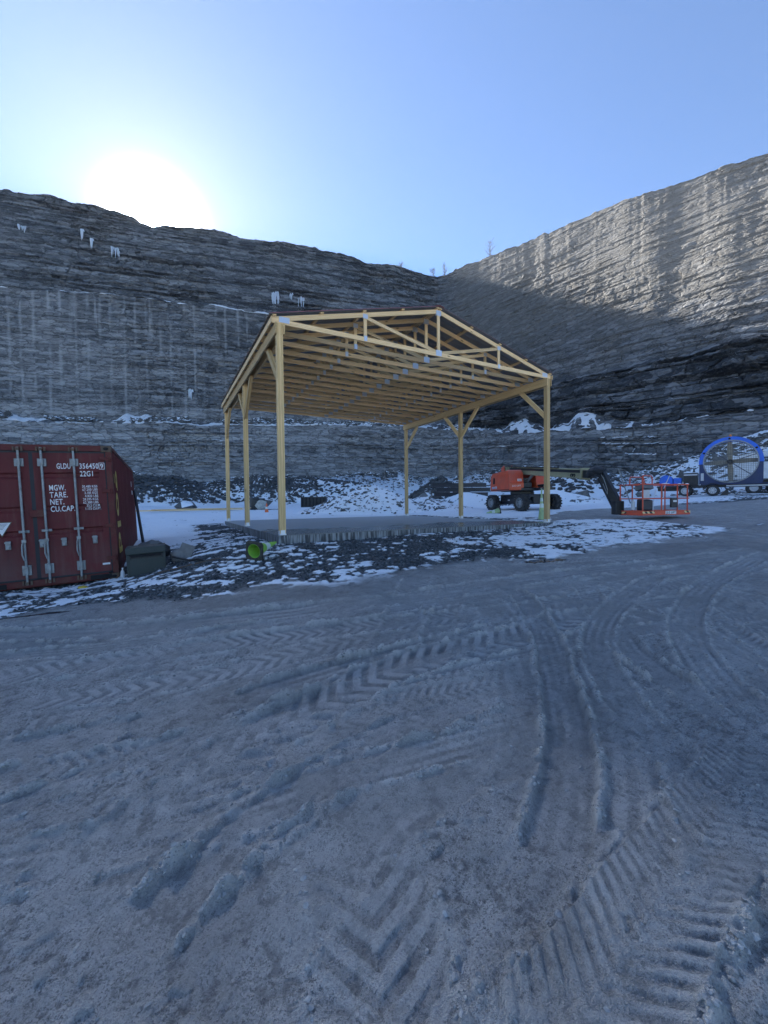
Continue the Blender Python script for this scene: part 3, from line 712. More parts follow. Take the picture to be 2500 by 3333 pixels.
M['rock'] = rock_mat('quarry_rock', (.055, .058, .063), (.47, .475, .48))
def build_cliff():
    tx = np.concatenate([np.linspace(-1.65, -1.06, 50), np.linspace(-1.05, 1.05, 980), np.linspace(1.06, 1.65, 50)])
    # height stations: foot, lip, bench back, ledge, ledge back, rim, plateau
    nrow = [86, 14, 140, 8, 190, 12]
    t = [np.linspace(0, 1, n, endpoint=False) for n in nrow]
    z1, z2, z3 = col(2, tx), col(3, tx), col(4, tx)
    rf = col(1, tx); o1, e1, o2, e2, o3 = (col(i, tx) for i in range(5, 10))
    foot = base_z(np.clip(rf * tx / np.hypot(1, tx), -130, 130), np.clip(rf / np.hypot(1, tx), 0, 110)) - 1.0
    arc = np.concatenate([[0], np.cumsum(np.hypot(np.diff(rf * tx / np.hypot(1, tx)), np.diff(rf / np.hypot(1, tx))))])
    s0 = arc - np.interp(0.14, tx, arc)          # zero at the inner corner, negative along the back face
    wob = 1.2 * fbm(s0 * .09, s0 * 0, 3, 101)
    z1 = z1 + .5 * fbm(s0 * .22, s0 * 0 + 4, 4, 103); z2 = z2 + .6 * fbm(s0 * .15, s0 * 0 + 9, 4, 105)
    z3 = z3 + .8 * fbm(s0 * .12, s0 * 0 + 2, 5, 107, .62) + .5 * np.clip(fbm(s0 * .5, s0 * 0 + 6, 3, 109), 0, 1)
    Z = []; O = []; K = []
    lean = lambda a, b, q: a + (b - a) * q
    right = sstep(.12, .35, tx)
    for q in t[0]: Z.append(lean(foot, z1, q)); O.append(lean(0 * o1, o1, q ** 1.2)); K.append(0)
    bh = (1 - .75 * sstep(.5, .65, tx)) * np.clip(np.clip(2.3 + 2.6 * fbm(s0 * .16, s0 * 0 + 12, 4, 151), .3, 3.2) + 1.2 * np.exp(-((tx - .33) / .03) ** 2), .25, 5)
    for q in t[1]: Z.append(z1 + bh * q ** .75); O.append(lean(o1, e1, q)); K.append(1)
    for q in t[2]: Z.append(lean(z1 + bh, z2, q)); O.append(lean(e1, o2, q)); K.append(2)
    lh = np.clip(.7 + .9 * fbm(s0 * .2, s0 * 0 + 15, 3, 153), .1, 2)
    for q in t[3]: Z.append(z2 + lh * q); O.append(lean(o2, e2, q)); K.append(3)
    for q in t[4]:
        Z.append(lean(z2 + lh, z3, q)); O.append(lean(e2, o3, q ** (1.0 + .25 * right))); K.append(4)
    for q in t[5]: Z.append(z3 + .6 * q - 10 * q * q); O.append(o3 + 90 * q * q); K.append(5)
    Z = np.array(Z); O = np.array(O); K = np.array(K)[:, None] + 0 * Z
    S = np.repeat(s0[None, :], len(Z), 0); TX = np.repeat(tx[None, :], len(Z), 0)
    zz = Z + .35 * fbm(S * .04, Z * .02, 3, 111) + .11 * S * (S > 0) - .015 * S * (S < 0)
    # bedding layers with broken blocks
    th = .26 + 1.5 * RNG.random(170) ** 3.0; bnd = np.concatenate([[-4], -4 + np.cumsum(th)])
    li = np.clip(np.searchsorted(bnd, zz.ravel()).reshape(zz.shape) - 1, 0, 169)
    fz = np.clip((zz - bnd[li]) / th[li], 0, 1)
    lp = RNG.normal(0, 1, 170)[li]; bw = (.9 + 3.6 * RNG.random(170) ** 1.5)[li]
    sj = S + 1.6 * fbm(S * .13, zz * .3, 3, 113) + .5 * fbm(S * .9, zz * 1.1, 2, 114)
    bi = np.floor(sj / bw + 13.7 * li); fb = sj / bw + 13.7 * li - bi
    hb = _hash(bi, li.astype(float), 5); hb2 = _hash(bi, li.astype(float), 9)
    jt = np.minimum(np.minimum(fb, 1 - fb) * bw / .22, 1); jb = np.minimum(np.minimum(fz, 1 - fz) * th[li] / .16, 1)
    big = fbm(S * .10, Z * .07, 4, 115); mid = fbm(S * .45, zz * .9, 4, 117); rough = fbm(S * 1.6, zz * 2.2, 3, 119)
    rightm = sstep(-2, 8, S)
    amp = np.where(K == 0, .42, np.where(K == 2, .28 + .70 * rightm, np.where(K == 4, .46, .25)))
    # presplit faces of the lower and middle lift stay flatter; patches have broken away
    brk = sstep(-.15, .45, fbm(S * .07 + 3, Z * .06, 3, 121)) ; amp = amp * (.55 + .9 * brk)
    rel = amp * (.42 * lp + 1.05 * (hb - .5) + .75 * mid + .40 * rough) + amp * .55 * (jt * jb - 1) * (.25 + 1.1 * _hash(bi + 3, li.astype(float), 21))
    rel = np.where((K == 4) & (S > 0), rel * .42, rel)
    rel += np.where(K >= 2, 1.1, .7) * big * (.6 + .7 * rightm) * np.where((K == 4) & (S > 0), .25, 1)
    # vertical gullies and buttresses on the right hand face
    rel += rightm * (K >= 2) * np.where(K == 4, .0, 1.6) * fbm(S * .16, Z * .035, 3, 123)
    edge = (K == 5) | (K == 1) | (K == 3)
    rel = np.where(edge, rel * .25, rel)
    Rr = col(1, TX) + O - rel
    Zf = Z + np.where(edge, .35 * fbm(S * .9, O * .9, 3, 125), 0)
    hyp = np.hypot(1, TX)
    V = np.stack([Rr * TX / hyp, Rr / hyp, Zf], -1)
    # tone of the rock itself: bed by bed and block by block; upper right also carries painted sunlit haze
    lt = RNG.random(170)[li]
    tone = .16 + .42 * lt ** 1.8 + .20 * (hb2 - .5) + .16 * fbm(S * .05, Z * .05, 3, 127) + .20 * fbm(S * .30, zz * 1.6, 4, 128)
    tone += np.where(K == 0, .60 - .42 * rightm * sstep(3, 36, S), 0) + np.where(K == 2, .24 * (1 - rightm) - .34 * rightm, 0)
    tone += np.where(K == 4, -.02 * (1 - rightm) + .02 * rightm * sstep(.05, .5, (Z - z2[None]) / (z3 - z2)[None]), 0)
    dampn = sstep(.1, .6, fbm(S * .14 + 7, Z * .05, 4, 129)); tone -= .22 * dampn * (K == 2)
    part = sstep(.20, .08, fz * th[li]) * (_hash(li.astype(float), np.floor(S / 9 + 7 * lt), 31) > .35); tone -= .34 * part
    weath = rightm * (K >= 4) * sstep(.02, .45, (Z - z2[None]) / (z3 - z2)[None] + .15 * fbm(S * .08, Z * .08, 3, 161)); tone = tone + (.40 - tone) * .62 * weath  # flattens the upper right rock tone to imitate a milky sunlit veil
    # drill half casts down the presplit middle lift, and seepage streaks
    hid = np.floor(S / 2.05); hole = np.abs((S / 2.05) % 1 - .5 + .34 * (_hash(hid, hid * 0, 83) - .5) + .02 * fbm(Z * .3, S * .1, 2, 85)) * 2.05
    gate = sstep(-.30, .35, fbm(S * .45, Z * .13, 4, 133, .7)) * (.35 + .65 * _hash(np.floor(S / 2.05), S * 0, 77))
    streak = sstep(.20 + .34 * vnoise(S * .5, Z * .5, 171), .02, hole + .10 * fbm(S * 1.5, Z * 1.2, 3, 173)) * (K == 2) * (1 - rightm) * gate * sstep(6, -6, S)
    streak = np.maximum(streak, .75 * sstep(.25, .6, fbm(S * 1.3, Z * .09, 3, 135)) * (K == 2) * (1 - rightm) * sstep(.0, .5, fbm(S * .1, Z * .12, 3, 137)))
    streak = np.maximum(streak, .35 * sstep(.35, .7, fbm(S * 1.6, Z * .12, 3, 139)) * (K == 0))
    # snow lying on lips, ledges and broken steps
    dR = np.gradient(Rr, axis=0); dZ = np.abs(np.gradient(Zf, axis=0)) + .02
    flat = sstep(.9, 2.2, dR / dZ)
    sp = .5 + .5 * fbm(S * .22, Z * .5, 4, 141); sp2 = .5 + .5 * fbm(S * .9, O * 1.2, 3, 143)
    snow = np.where(K == 1, sstep(.40, .54, .45 * sp + .55 * sp2 - .05 * rightm), 0) + np.where(K == 3, sstep(.42, .6, sp) * (1 - .7 * rightm), 0)
    snow += np.where((K == 0) & (Z > z1[None] - 5), flat * sstep(.50, .62, sp), 0) + np.where((K == 4) | (K == 2), flat * sstep(.64, .74, sp) * .6, 0)
    snow += np.where(K == 5, .5 * sstep(.5, .7, sp2), 0)
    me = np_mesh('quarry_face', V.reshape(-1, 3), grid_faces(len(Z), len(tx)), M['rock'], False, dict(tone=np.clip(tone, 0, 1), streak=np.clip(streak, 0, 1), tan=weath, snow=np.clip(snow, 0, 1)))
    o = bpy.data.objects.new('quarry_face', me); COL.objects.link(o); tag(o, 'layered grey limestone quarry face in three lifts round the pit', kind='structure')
build_cliff()

# ------------------------------------------------------------------ loose rock
def icosa():
    p = (1 + 5 ** .5) / 2
    v = np.array([(-1, p, 0), (1, p, 0), (-1, -p, 0), (1, -p, 0), (0, -1, p), (0, 1, p), (0, -1, -p), (0, 1, -p), (p, 0, -1), (p, 0, 1), (-p, 0, -1), (-p, 0, 1)], float) / math.hypot(1, p)
    f = np.array([(0,11,5),(0,5,1),(0,1,7),(0,7,10),(0,10,11),(1,5,9),(5,11,4),(11,10,2),(10,7,6),(7,1,8),(3,9,4),(3,4,2),(3,2,6),(3,6,8),(3,8,9),(4,9,5),(2,4,11),(6,2,10),(8,6,7),(9,8,1)])
    return v, f
IV, IF = icosa()
def rocks(pos, size, seed, flat=.6, toner=(.15, .55)):
    rg = np.random.default_rng(seed); n = len(pos)
    v = IV[None] * (1 + rg.uniform(-.38, .30, (n, 12, 1)))
    sc = np.stack([rg.uniform(.7, 1.35, n), rg.uniform(.6, 1.1, n), flat * rg.uniform(.6, 1.2, n)], 1)
    v = v * sc[:, None, :]
    a = rg.uniform(0, 6.28, n); b = rg.normal(0, .35, n)
    ca, sa, cb, sb = np.cos(a), np.sin(a), np.cos(b), np.sin(b)
    x, y, z = v[..., 0], v[..., 1], v[..., 2]
    x, z = x * cb[:, None] - z * sb[:, None], x * sb[:, None] + z * cb[:, None]
    x, y = x * ca[:, None] - y * sa[:, None], x * sa[:, None] + y * ca[:, None]
    v = np.stack([x, y, z], -1) * size[:, None, None] * .5 + pos[:, None, :]
    f = (IF[None] + (np.arange(n) * 12)[:, None, None]).reshape(-1, 3)
    tone = np.repeat(rg.uniform(*toner, n), 12)
    return v.reshape(-1, 3), f, tone
def stone_mat(name, dark, light, sn=0.0, scale=6):
    m = N(name); v = m.coord('Object'); t = m.attr('tone'); n1 = m.noise(v, scale, 5, .65)
    c = m.mix(t, C(*dark), C(*light)); c = m.mix(m.mapr(n1, .45, .7, 0, .5), c, C(*[k * .55 for k in dark]))
    if sn > 0:
        g = m.n('NewGeometry'); sp = m.n('SeparateXYZ'); m.l(g.outputs['Normal'], sp.inputs[0])
        n0 = m.noise(v, .45, 4, .6)
        f = m.mapr(m.math('ADD', sp.outputs['Z'], m.math('MULTIPLY', m.math('SUBTRACT', n0, .5), 2.2)), 1.02 - sn, 1.14 - sn)
        c = m.mix(f, c, C(.88, .90, .92))
    return m.fin(c, .85, 0, m.bump(n1, .5, .03), .3)
M['rubble'] = stone_mat('rubble_rock', (.045, .047, .048), (.26, .26, .25), .34, 3)
M['rubble_dark'] = stone_mat('bare_rubble_rock', (.035, .038, .042), (.17, .175, .178), 0.0, 3)
M['gravel'] = stone_mat('gravel_stone', (.030, .036, .042), (.20, .215, .225), 0.0, 30)
def scatter(n, xr, yr, seed):
    rg = np.random.default_rng(seed); return rg.uniform(*xr, n), rg.uniform(*yr, n), rg
def on_face(tx, off, dz=0):
    """a point on the bench above the lower lift"""
    r = col(1, tx) + off; h = np.hypot(1, tx); return np.stack([r * tx / h, r / h, col(2, tx) + dz], -1)
def stuff(name, V, F, T, mat, label):
    me = np_mesh(name, V, F, mat, False, dict(tone=T)); o = bpy.data.objects.new(name, me); COL.objects.link(o)
    return tag(o, label, kind='stuff')
def wall_d(x, y): return col(1, np.clip(x / np.maximum(y, 1), -1.6, 1.6)) - np.hypot(x, y)
rg = np.random.default_rng(5)
n = 60000
rr_ = rg.uniform(0, 1, n); txr = rg.uniform(-1.3, 1.3, n); dd = 30 * rr_ ** 1.4 - 1.0
rad = col(1, txr) - dd; x = rad * txr / np.hypot(1, txr); y = rad / np.hypot(1, txr)
keep = (fbm(x / 6, y / 6, 3, 201) + 1.1 * (1 - dd / 24) > .42) & (y > 26) & ((txr < .45) | (dd < 15))
x, y, dd = x[keep], y[keep], dd[keep]
x, y, dd = x[:8200], y[:8200], dd[:8200]
sz = (.22 + .75 * rg.random(len(x)) ** 3 + .25 * rg.random(len(x))) * (1.0 - .25 * sstep(0, 12, dd))
z = ground_z(x, y) + sz * .12
k2 = 420; hx_ = rg.normal(-.6, 2.6, k2); hy_ = rg.normal(24.9, 1.3, k2); kk = pile(hx_, hy_) > .03; hx_, hy_ = hx_[kk], hy_[kk]; x = np.concatenate([x, hx_]); y = np.concatenate([y, hy_]); sz = np.concatenate([sz, .10 + .28 * rg.random(len(hx_)) ** 2.5]); z = np.concatenate([z, ground_z(hx_, hy_) + .03])
stuff('rubble', *rocks(np.stack([x, y, z], 1), sz, 61), M['rubble'], 'dark broken rock poking through snow at the foot of the quarry face')
# dark tipped heaps without snow
px, py = [], []
for (hx, hy, hr, k) in ((-41, 62, 9, 900), (-33, 66, 8, 700), (-21, 72, 9, 800), (-12, 74, 8, 500), (8.2, 58, 5, 700), (24, 52, 6, 300)):
    r = hr * np.sqrt(rg.random(k)); a = rg.uniform(0, 6.28, k); px.append(hx + r * np.cos(a)); py.append(hy + r * np.sin(a))
px = np.concatenate(px); py = np.concatenate(py); k = wall_d(px, py) > -1; px, py = px[k], py[k]
sz = .35 + .7 * rg.random(len(px)) ** 2
stuff('rubble_heap', *rocks(np.stack([px, py, ground_z(px, py) + .1], 1), sz, 62), M['rubble_dark'], 'bare dark heaps of broken rock tipped against the lower quarry face')
# bench rubble along the lip of the lower lift
txb = rg.uniform(-1.05, .52, 2600); clump = fbm(txb * 9, txb * 0, 3, 205)
k = clump > -.15; txb = txb[k]; off = 2.2 + 5.0 * rg.random(len(txb)); 
hp = 1.6 * np.clip(fbm(txb * 14, txb * 0 + 3, 2, 207) + .25, 0, 1) + 2.6 * np.exp(-((txb - .33) / .035) ** 2) + 1.6 * np.exp(-((txb - .46) / .02) ** 2)
P = on_face(txb, off, .1 + (1.2 + hp * .7) * ((off - 2) / 5) + .3 * rg.random(len(txb))); sz = .35 + 1.2 * rg.random(len(txb)) ** 3
stuff('bench_rubble', *rocks(P, sz, 63), M['rubble'], 'snow dusted blocks lying along the lip of the lower quarry bench')
# big single boulders that can be told apart
bl = [(-21, 42.5, 1.7, 'grey boulder on the snow just left of the rear left post'), (-13.6, 44, 1.8, 'squat grey boulder in the snow between the rear left and middle left posts'), (-6.4, 46, 1.7, 'dark boulder in the snow just right of the front left post'), (4.6, 46, 2.2, 'angular boulder in the rubble right of the rear right post'),
      (21.5, 43, 2.2, 'grey boulder in the snow above the black jib of the lift'), (27.0, 41.5, 2.0, 'grey boulder in the snow above the orange basket'), (31.0, 41.0, 2.2, 'largest grey boulder in the snow left of the blue fan ring'), (34.8, 40.5, 1.9, 'smaller boulder seen through the blue fan ring')]
for i, (bx_, by_, s_, lab) in enumerate(bl):
    v, f, t = rocks(np.zeros((1, 3)), np.array([s_ * 1.25]), 300 + i, .7, (.25, .6))
    me = np_mesh('boulder', v, f, M['rubble'], False, dict(tone=t)); o = bpy.data.objects.new('boulder', me); COL.objects.link(o)
    o.location = (bx_, by_, gz(bx_, by_) + s_ * .12)
    tag(o, lab, 'boulder', 'large boulders at the foot of the quarry face')
# stones on the bank in front of the slab
keep = (GGRAV > .55) & (GY > 4.6) & (GY < 15) & (GX > -9) & (GX < 8)
idx = np.where(keep)[0]
bxx, byy = to_b(GX[idx], GY[idx]); idx = idx[~((bxx > -.1) & (bxx < 9.1) & (byy > -.1) & (byy < 9.1))]
wgt = np.clip((GX[idx] + 9) * 0 + GY[idx] ** 1.0, 1, 20); wgt /= wgt.sum()
pick = rg.choice(idx, 13000, p=wgt); jit = rg.normal(0, .03, (len(pick), 2))
P = np.stack([GX[pick] + jit[:, 0], GY[pick] + jit[:, 1], GZ[pick] + .004], 1); sz = .022 + .055 * rg.random(len(pick)) ** 2.5
stuff('gravel', *rocks(P, sz, 64, .65, (.0, 1)), M['gravel'], 'dark crushed stone on the bank in front of the concrete slab')
# frozen clods on the road
cand = np.where((GY > 1.0) & (GY < 7) & (np.abs(GX) < GY * 1.05 + .3) & (GGRAV < .3) & (GSNOW < .1))[0]; wg = (.002 + GRIDGE[cand] ** 1.5) * GY[cand] ** 1.2; k = rg.choice(cand, 12000, p=wg / wg.sum())
P = np.stack([GX[k], GY[k], GZ[k] + .002], 1); sz = .006 + .022 * rg.random(len(k)) ** 3
M['clod'] = stone_mat('frozen_clod', (.22, .22, .215), (.52, .515, .505), 0, 60)
stuff('mud_clods', *rocks(P, sz, 65, .6, (.2, .9)), M['clod'], 'small frozen lumps of mud strewn over the rutted road')
# icicles on the upper face
def icicles(tx, zc, w, hgt, n, label, off_pick=4):
    rgi = np.random.default_rng(int(1000 + tx * 100 + zc)); mb = MB()
    z2_, z3_ = col(3, tx), col(4, tx); e2_, o3_ = col(8, tx), col(9, tx); e1_, o2_ = col(6, tx), col(7, tx); z1_ = col(2, tx)
    if zc > z2_: off = e2_ + (o3_ - e2_) * max(0, (zc - z2_) / (z3_ - z2_))
    else: off = e1_ + (o2_ - e1_) * (zc - z1_) / (z2_ - z1_)
    r = float(col(1, tx) + off) - 1.1; h = math.hypot(1, tx); c = Vector((r * tx / h, r / h, zc)); sd = Vector((1 / h, -tx / h, 0)); bk = Vector((tx / h, 1 / h, 0))
    for i in range(int(n * 1.6)):
        a = (rgi.random() - .5) * w; L = hgt * (.35 + .65 * rgi.random()); r0 = .08 + .16 * rgi.random()
        top = sd * a + bk * (.5 * rgi.random()) + Vector((0, 0, hgt * .3 * rgi.random()))
        mb.tube([top + Vector((0, 0, r0)) + bk * .5, top, top - Vector((0, 0, L * .5)), top - Vector((0, 0, L))], [r0 * .5, r0, r0 * .6, .02], 6)
    for i in range(n // 2):
        a = (rgi.random() - .5) * w * .8; v, f, _ = rocks(np.zeros((1, 3)), np.array([.35 + .3 * rgi.random()]), 900 + i, 1.5)
        mb.add([Vector(q) + sd * a + bk * .3 + Vector((0, 0, hgt * .25 * rgi.random())) for q in v], [tuple(q) for q in f])
    o = mb.build('icicles', M['ice']); o.location = c; tag(o, label, 'icicles', 'ice hanging on the upper quarry face')
for a in ((-.262, 52.5, 1.8, 4.4, 9, 'largest white ice curtain on the cliff above the pavilion eave'), (-.200, 52.0, 1.6, 3.8, 6, 'narrow twin ice streak right of the largest ice curtain'), (-.225, 53.5, .9, 1.6, 3, 'small ice drip between the two big ice streaks'),
          (-.655, 59.0, 1.6, 2.4, 5, 'ragged ice patch on the dark cliff below the sun'), (-.735, 62.5, .5, 3.0, 2, 'upper thin ice streak on the left cliff'), (-.712, 60.5, .5, 2.8, 2, 'thin ice streak just right of the upper one on the left cliff'), (-.885, 61.0, 1.6, 1.3, 4, 'wide broken ice patch near the far left of the cliff'), (.155, 47.0, .8, 4.0, 4, 'tall ice streak on the cliff right behind the pavilion ridge'), (-.478, 26.2, 1.0, 2.0, 4, 'lone white ice blob low on the middle cliff')):
    icicles(*a)
# leafless saplings on the rim
def sapling(tx, h, label, seed):
    rs = random.Random(seed); r = float(col(1, tx) + col(9, tx)) + 2.5; hy = math.hypot(1, tx)
    root = empty('bare_tree', (r * tx / hy, r / hy, float(col(4, tx)) - .8), 0, label, 'tree', 'leafless trees on the quarry rim')
    tr = [Vector((0, 0, 0))]
    for i in range(6): tr.append(tr[-1] + Vector((rs.uniform(-.12, .12), rs.uniform(-.12, .12), h / 6)))
    MB().tube(tr, [.11, .10, .085, .07, .05, .035, .015], 6).build('trunk', M['bark'], root)
    cr = MB()
    for i in range(26):
        b = tr[rs.randint(2, 5)]; a = rs.uniform(0, 6.28); L = h * rs.uniform(.14, .3); up = rs.uniform(.4, 1.0)
        e = b + Vector((math.cos(a) * L * .8, math.sin(a) * L * .8, L * up)); mid = (b + e) / 2 + Vector((rs.uniform(-.1, .1), rs.uniform(-.1, .1), .05))
        cr.tube([b, mid, e], [.035, .025, .012], 4)
        for j in range(4):
            q = b.lerp(e, rs.uniform(.4, 1)); cr.tube([q, q + Vector((rs.uniform(-.5, .5), rs.uniform(-.5, .5), rs.uniform(.2, .8)))], [.018, .008], 3)
    cr.build('crown', M['bark'], root)
for a in ((.2685, 6.5, 'tallest leafless tree standing alone on the right rim', 1), (.155, 4.5, 'thin leafless tree in the notch where the two rims meet', 2), (.128, 4.0, 'small leafless sapling just left of the notch', 3), (.048, 3.2, 'leafless shrub on the back rim left of the notch', 4), (.575, 2.0, 'low bush on the skyline of the right rim', 5)):
    sapling(*a)
# ------------------------------------------------------------------ concrete slab
slab = empty('concrete_slab', (B0[0], B0[1], SLAB_Z), BA, 'raised grey concrete slab with damp front edge under the pavilion', 'slab')
MB().box((4.5, 4.5, -.22), (9.26, 9.26, .42)).build('slab_edge', M['slab_edge'], slab, 0)
for i, (x0, x1) in enumerate(((-.14, 4.497), (4.503, 9.14))):
    for j, (y0, y1) in enumerate(((-.14, 4.497), (4.503, 9.14))):
        MB().box(((x0 + x1) / 2, (y0 + y1) / 2, -.006), (x1 - x0, y1 - y0, .012)).build('slab_panel', M['slab'], slab, 0)

# ------------------------------------------------------------------ pavilion
H = 4.83; PW = .14
pav = empty('pavilion', (B0[0], B0[1], SLAB_Z), BA, 'open timber pavilion with red metal gable roof on six posts', 'pavilion')
for px_ in (0, 9.0):
    for py_ in (0, 4.5, 9.0):
        timber('post', (px_, py_, .03), (px_, py_, H), PW, PW, M['treated'], pav, up=(0, 1, 0))
        b = MB(); b.box((px_, py_, .015), (.15, .15, .03))
        for s_ in (-1, 1): b.box((px_, py_ + s_ * (PW / 2 + .003), .055), (.10, .005, .11)); b.box((px_ + s_ * (PW / 2 + .003), py_, .05), (.005, .10, .10))
        b.build('post_bracket', M['bracket'], pav, 0)
        # knee braces run along the eave side
        for d in (-1, 1):
            if (py_ == 0 and d < 0) or (py_ == 9.0 and d > 0): continue
            timber('knee_brace', (px_, py_ + d * .03, 3.55), (px_, py_ + d * 1.12, H - .20), .088, .135, M['header'] if px_ == 0 else M['treated'], pav, up=(0, -d, 1))
    for s_ in (-1, 1):
        timber('header_beam', (px_ + s_ * (PW / 2 + .021), -.10, H - .125), (px_ + s_ * (PW / 2 + .021), 9.10, H - .125), .038, .24, M['header'], pav)
SL = .255                    # roof slope
XE = .16                     # eave overhang of the rafters
def top_z(x): return H + .135 + SL * (min(x, 9 - x) + XE)       # upper edge of the top chord
def mk_truss():
    t = empty('roof_truss', (0, 0, 0)); t.parent = pav; ap = 4.5; ch = .115
    timber('bottom_chord', (-XE, 0, H + ch / 2 + .003), (9 + XE, 0, H + ch / 2 + .003), .038, ch, M['pine'], t)
    for sg in (-1, 1):
        x0 = -XE if sg < 0 else 9 + XE
        a = Vector((x0, 0, top_z(-XE) - .06)); b = Vector((ap - sg * -.0, 0, top_z(4.5) - .06)); b.x = ap + sg * .001
        timber('top_chord', a, b, .036, .112, M['pine'], t, up=(0, 0, 1))
        q = 2.2 if sg < 0 else 6.8
        timber('web', (q, 0, H + ch - .03), (q, 0, top_z(q) - .10), .034, .088, M['pine'], t, up=(1, 0, 0))
        timber('web', (ap + sg * .05, 0, H + ch - .01), (q - sg * .05, 0, top_z(q) - .13), .034, .088, M['pine'], t)
    timber('king_post', (ap, 0, H + ch - .04), (ap, 0, top_z(ap) - .09), .037, .088, M['pine'], t, up=(1, 0, 0))
    for (x, z, w, h_) in ((.12, H + .11, .24, .13), (8.88, H + .11, .24, .13), (ap, H + .10, .20, .16), (ap, top_z(ap) - .11, .17, .14), (2.2, H + .08, .09, .13), (6.8, H + .08, .09, .13), (2.2, top_z(2.2) - .10, .13, .11), (6.8, top_z(6.8) - .10, .13, .11), (1.0, H + .06, .0, 0)):
        if w == 0: continue
        for s_ in (-1, 1): MB().box((x, s_ * .0215, z), (w, .003, h_)).build('truss_plate', M['plate'], t, 0)
    return t
tr0 = mk_truss()
for i in range(1, 16):
    c = copy_tree(tr0, pav); c.location = (0, i * .6, 0)
# purlins
slope_len = math.hypot(4.5 + XE, SL * (4.5 + XE)); ca_, sa_ = (4.5 + XE) / slope_len, SL * (4.5 + XE) / slope_len
for sg in (-1, 1):
    for k in range(5):
        x = -XE + .05 + k * (4.5 + XE - .10) / 4; z = top_z(x) + .022
        xx = x if sg < 0 else 9 - x
        timber('purlin', (xx, -.06, z), (xx, 9.06, z), .088, .038, M['pine'], pav, up=(SL * sg, 0, 1))
    xf = -XE - .022 if sg < 0 else 9 + XE + .022
    timber('fascia_board', (xf, -.08, H + .055), (xf, 9.08, H + .055), .02, .13, M['pine'], pav)
# ribbed roof sheets, red outside and plain grey underneath
def sheet(sg):
    mb = MB(); wid = .915; prof = []
    for r_ in range(4):
        y0 = r_ * wid / 4
        prof += [(y0, 0), (y0 + .02, .02), (y0 + .045, .02), (y0 + .065, 0), (y0 + .15, 0.0)]
    prof.append((wid - .002, 0))
    L = slope_len + .10
    def P(s_, y, z):
        x = -XE - .07 + s_ * ca_; zz = top_z(-XE) - .07 * SL + .046 + s_ * sa_ + z
        return (x if sg < 0 else 9 - x, y, zz)
    L = slope_len + .06
    n = len(prof); vs = []
    for (dz) in (.0045, 0):
        for s_ in (0, L): vs += [P(s_, y, z + dz) for y, z in prof]
    top = [(i, i + 1, n + i + 1, n + i) for i in range(n - 1)]; bot = [(2 * n + i, 3 * n + i, 3 * n + i + 1, 2 * n + i + 1) for i in range(n - 1)]
    ends = [(i, 2 * n + i, 2 * n + i + 1, i + 1) for i in range(n - 1)] + [(n + i, n + i + 1, 3 * n + i + 1, 3 * n + i) for i in range(n - 1)]
    sides = [(0, n, 3 * n, 2 * n), (n - 1, 3 * n - 1, 4 * n - 1, 2 * n - 1)]
    mb.add(vs, top + ends + sides, 0); mb.add(vs, bot, 1)
    return mb.mesh('roof_sheet', [M['roof_red'], M['roof_grey']], 0)
for sg in (-1, 1):
    me = sheet(sg)
    for k in range(10):
        o = bpy.data.objects.new('roof_sheet', me); COL.objects.link(o); o.parent = pav; o.location = (0, -.10 + k * .92, 0.0006 * (k % 2))
    o = MB().bar((4.5 + sg * .075, -.10, top_z(4.5) + .055), (4.5 + sg * .075, 9.10, top_z(4.5) + .055), .17, .004, up=(SL * sg, 0, 1)).build('ridge_cap', M['roof_red'], pav, 0)

# ------------------------------------------------------------------ shipping container
CW, CH, CL = 2.438, 2.591, 6.058
cont = empty('shipping_container', (-5.20, 7.81, .105), 0, 'dark red steel shipping container with doors facing front at left', 'container', rot=(0, 0, 0))
cont.rotation_mode = 'XYZ'
cont.matrix_world = Matrix.Translation((-5.20, 7.81, .108)) @ Matrix.Rotation(BA, 4, 'Z') @ Matrix.Rotation(R(-2.1), 4, 'Y') @ Matrix.Rotation(R(-.4), 4, 'X')
FR = M['cont_frame']
for x in (-.05, -CW + .05):
    MB().box((x, .07, CH / 2), (.10, .14, CH - .24)).build('corner_post', FR, cont, 35, .008)
    MB().box((x, CL - .06, CH / 2), (.10, .12, CH - .24)).build('corner_post', FR, cont)
MB().box((-CW / 2, .06, CH - .055), (CW - .33, .12, .11)).build('door_header', FR, cont, 35, .006)
sill = MB(); sill.box((-CW / 2, .06, .085), (CW - .34, .12, .11)); sill.box((-CW / 2, .10, .03), (CW - .34, .04, .06)); sill.build('door_sill', FR, cont, 35, .006)
for x in (-.002, -CW + .002):
    sg = -1 if x > -1 else 1
    for z in (.06, CH - .06):
        for y in (.089, CL - .089):
            c_ = MB().box((x + sg * .081, y - (.006 if y < 1 else -.006), z), (.166, .178, .122)).build('corner_casting', M['rust'], cont, 35, .01)
            hM = Matrix.Translation((x + sg * .081, y - .0965 if y < 1 else y + .0965, z)) @ Matrix.Rotation(R(90), 4, 'X')
            MB().prism([(.04 * math.cos(a) * (1.1), .03 * math.sin(a)) for a in np.linspace(0, 2 * math.pi, 13)[:-1]], .004, hM).build('casting_hole', M['hole'], c_, 0)
MB().box((-.29, -.004, .075), (.34, .012, .085)).build('fork_pocket', M['hole'], cont, 0)
MB().box((-CW + .6, -.004, .075), (.34, .012, .085)).build('fork_pocket', M['hole'], cont, 0)
for x in (-.035, -CW + .035):
    MB().bar((x, .18, CH - .03), (x, CL - .18, CH - .03), .07, .06).build('top_rail', FR, cont); MB().bar((x, .18, .09), (x, CL - .18, .09), .05, .16).build('bottom_rail', FR, cont)
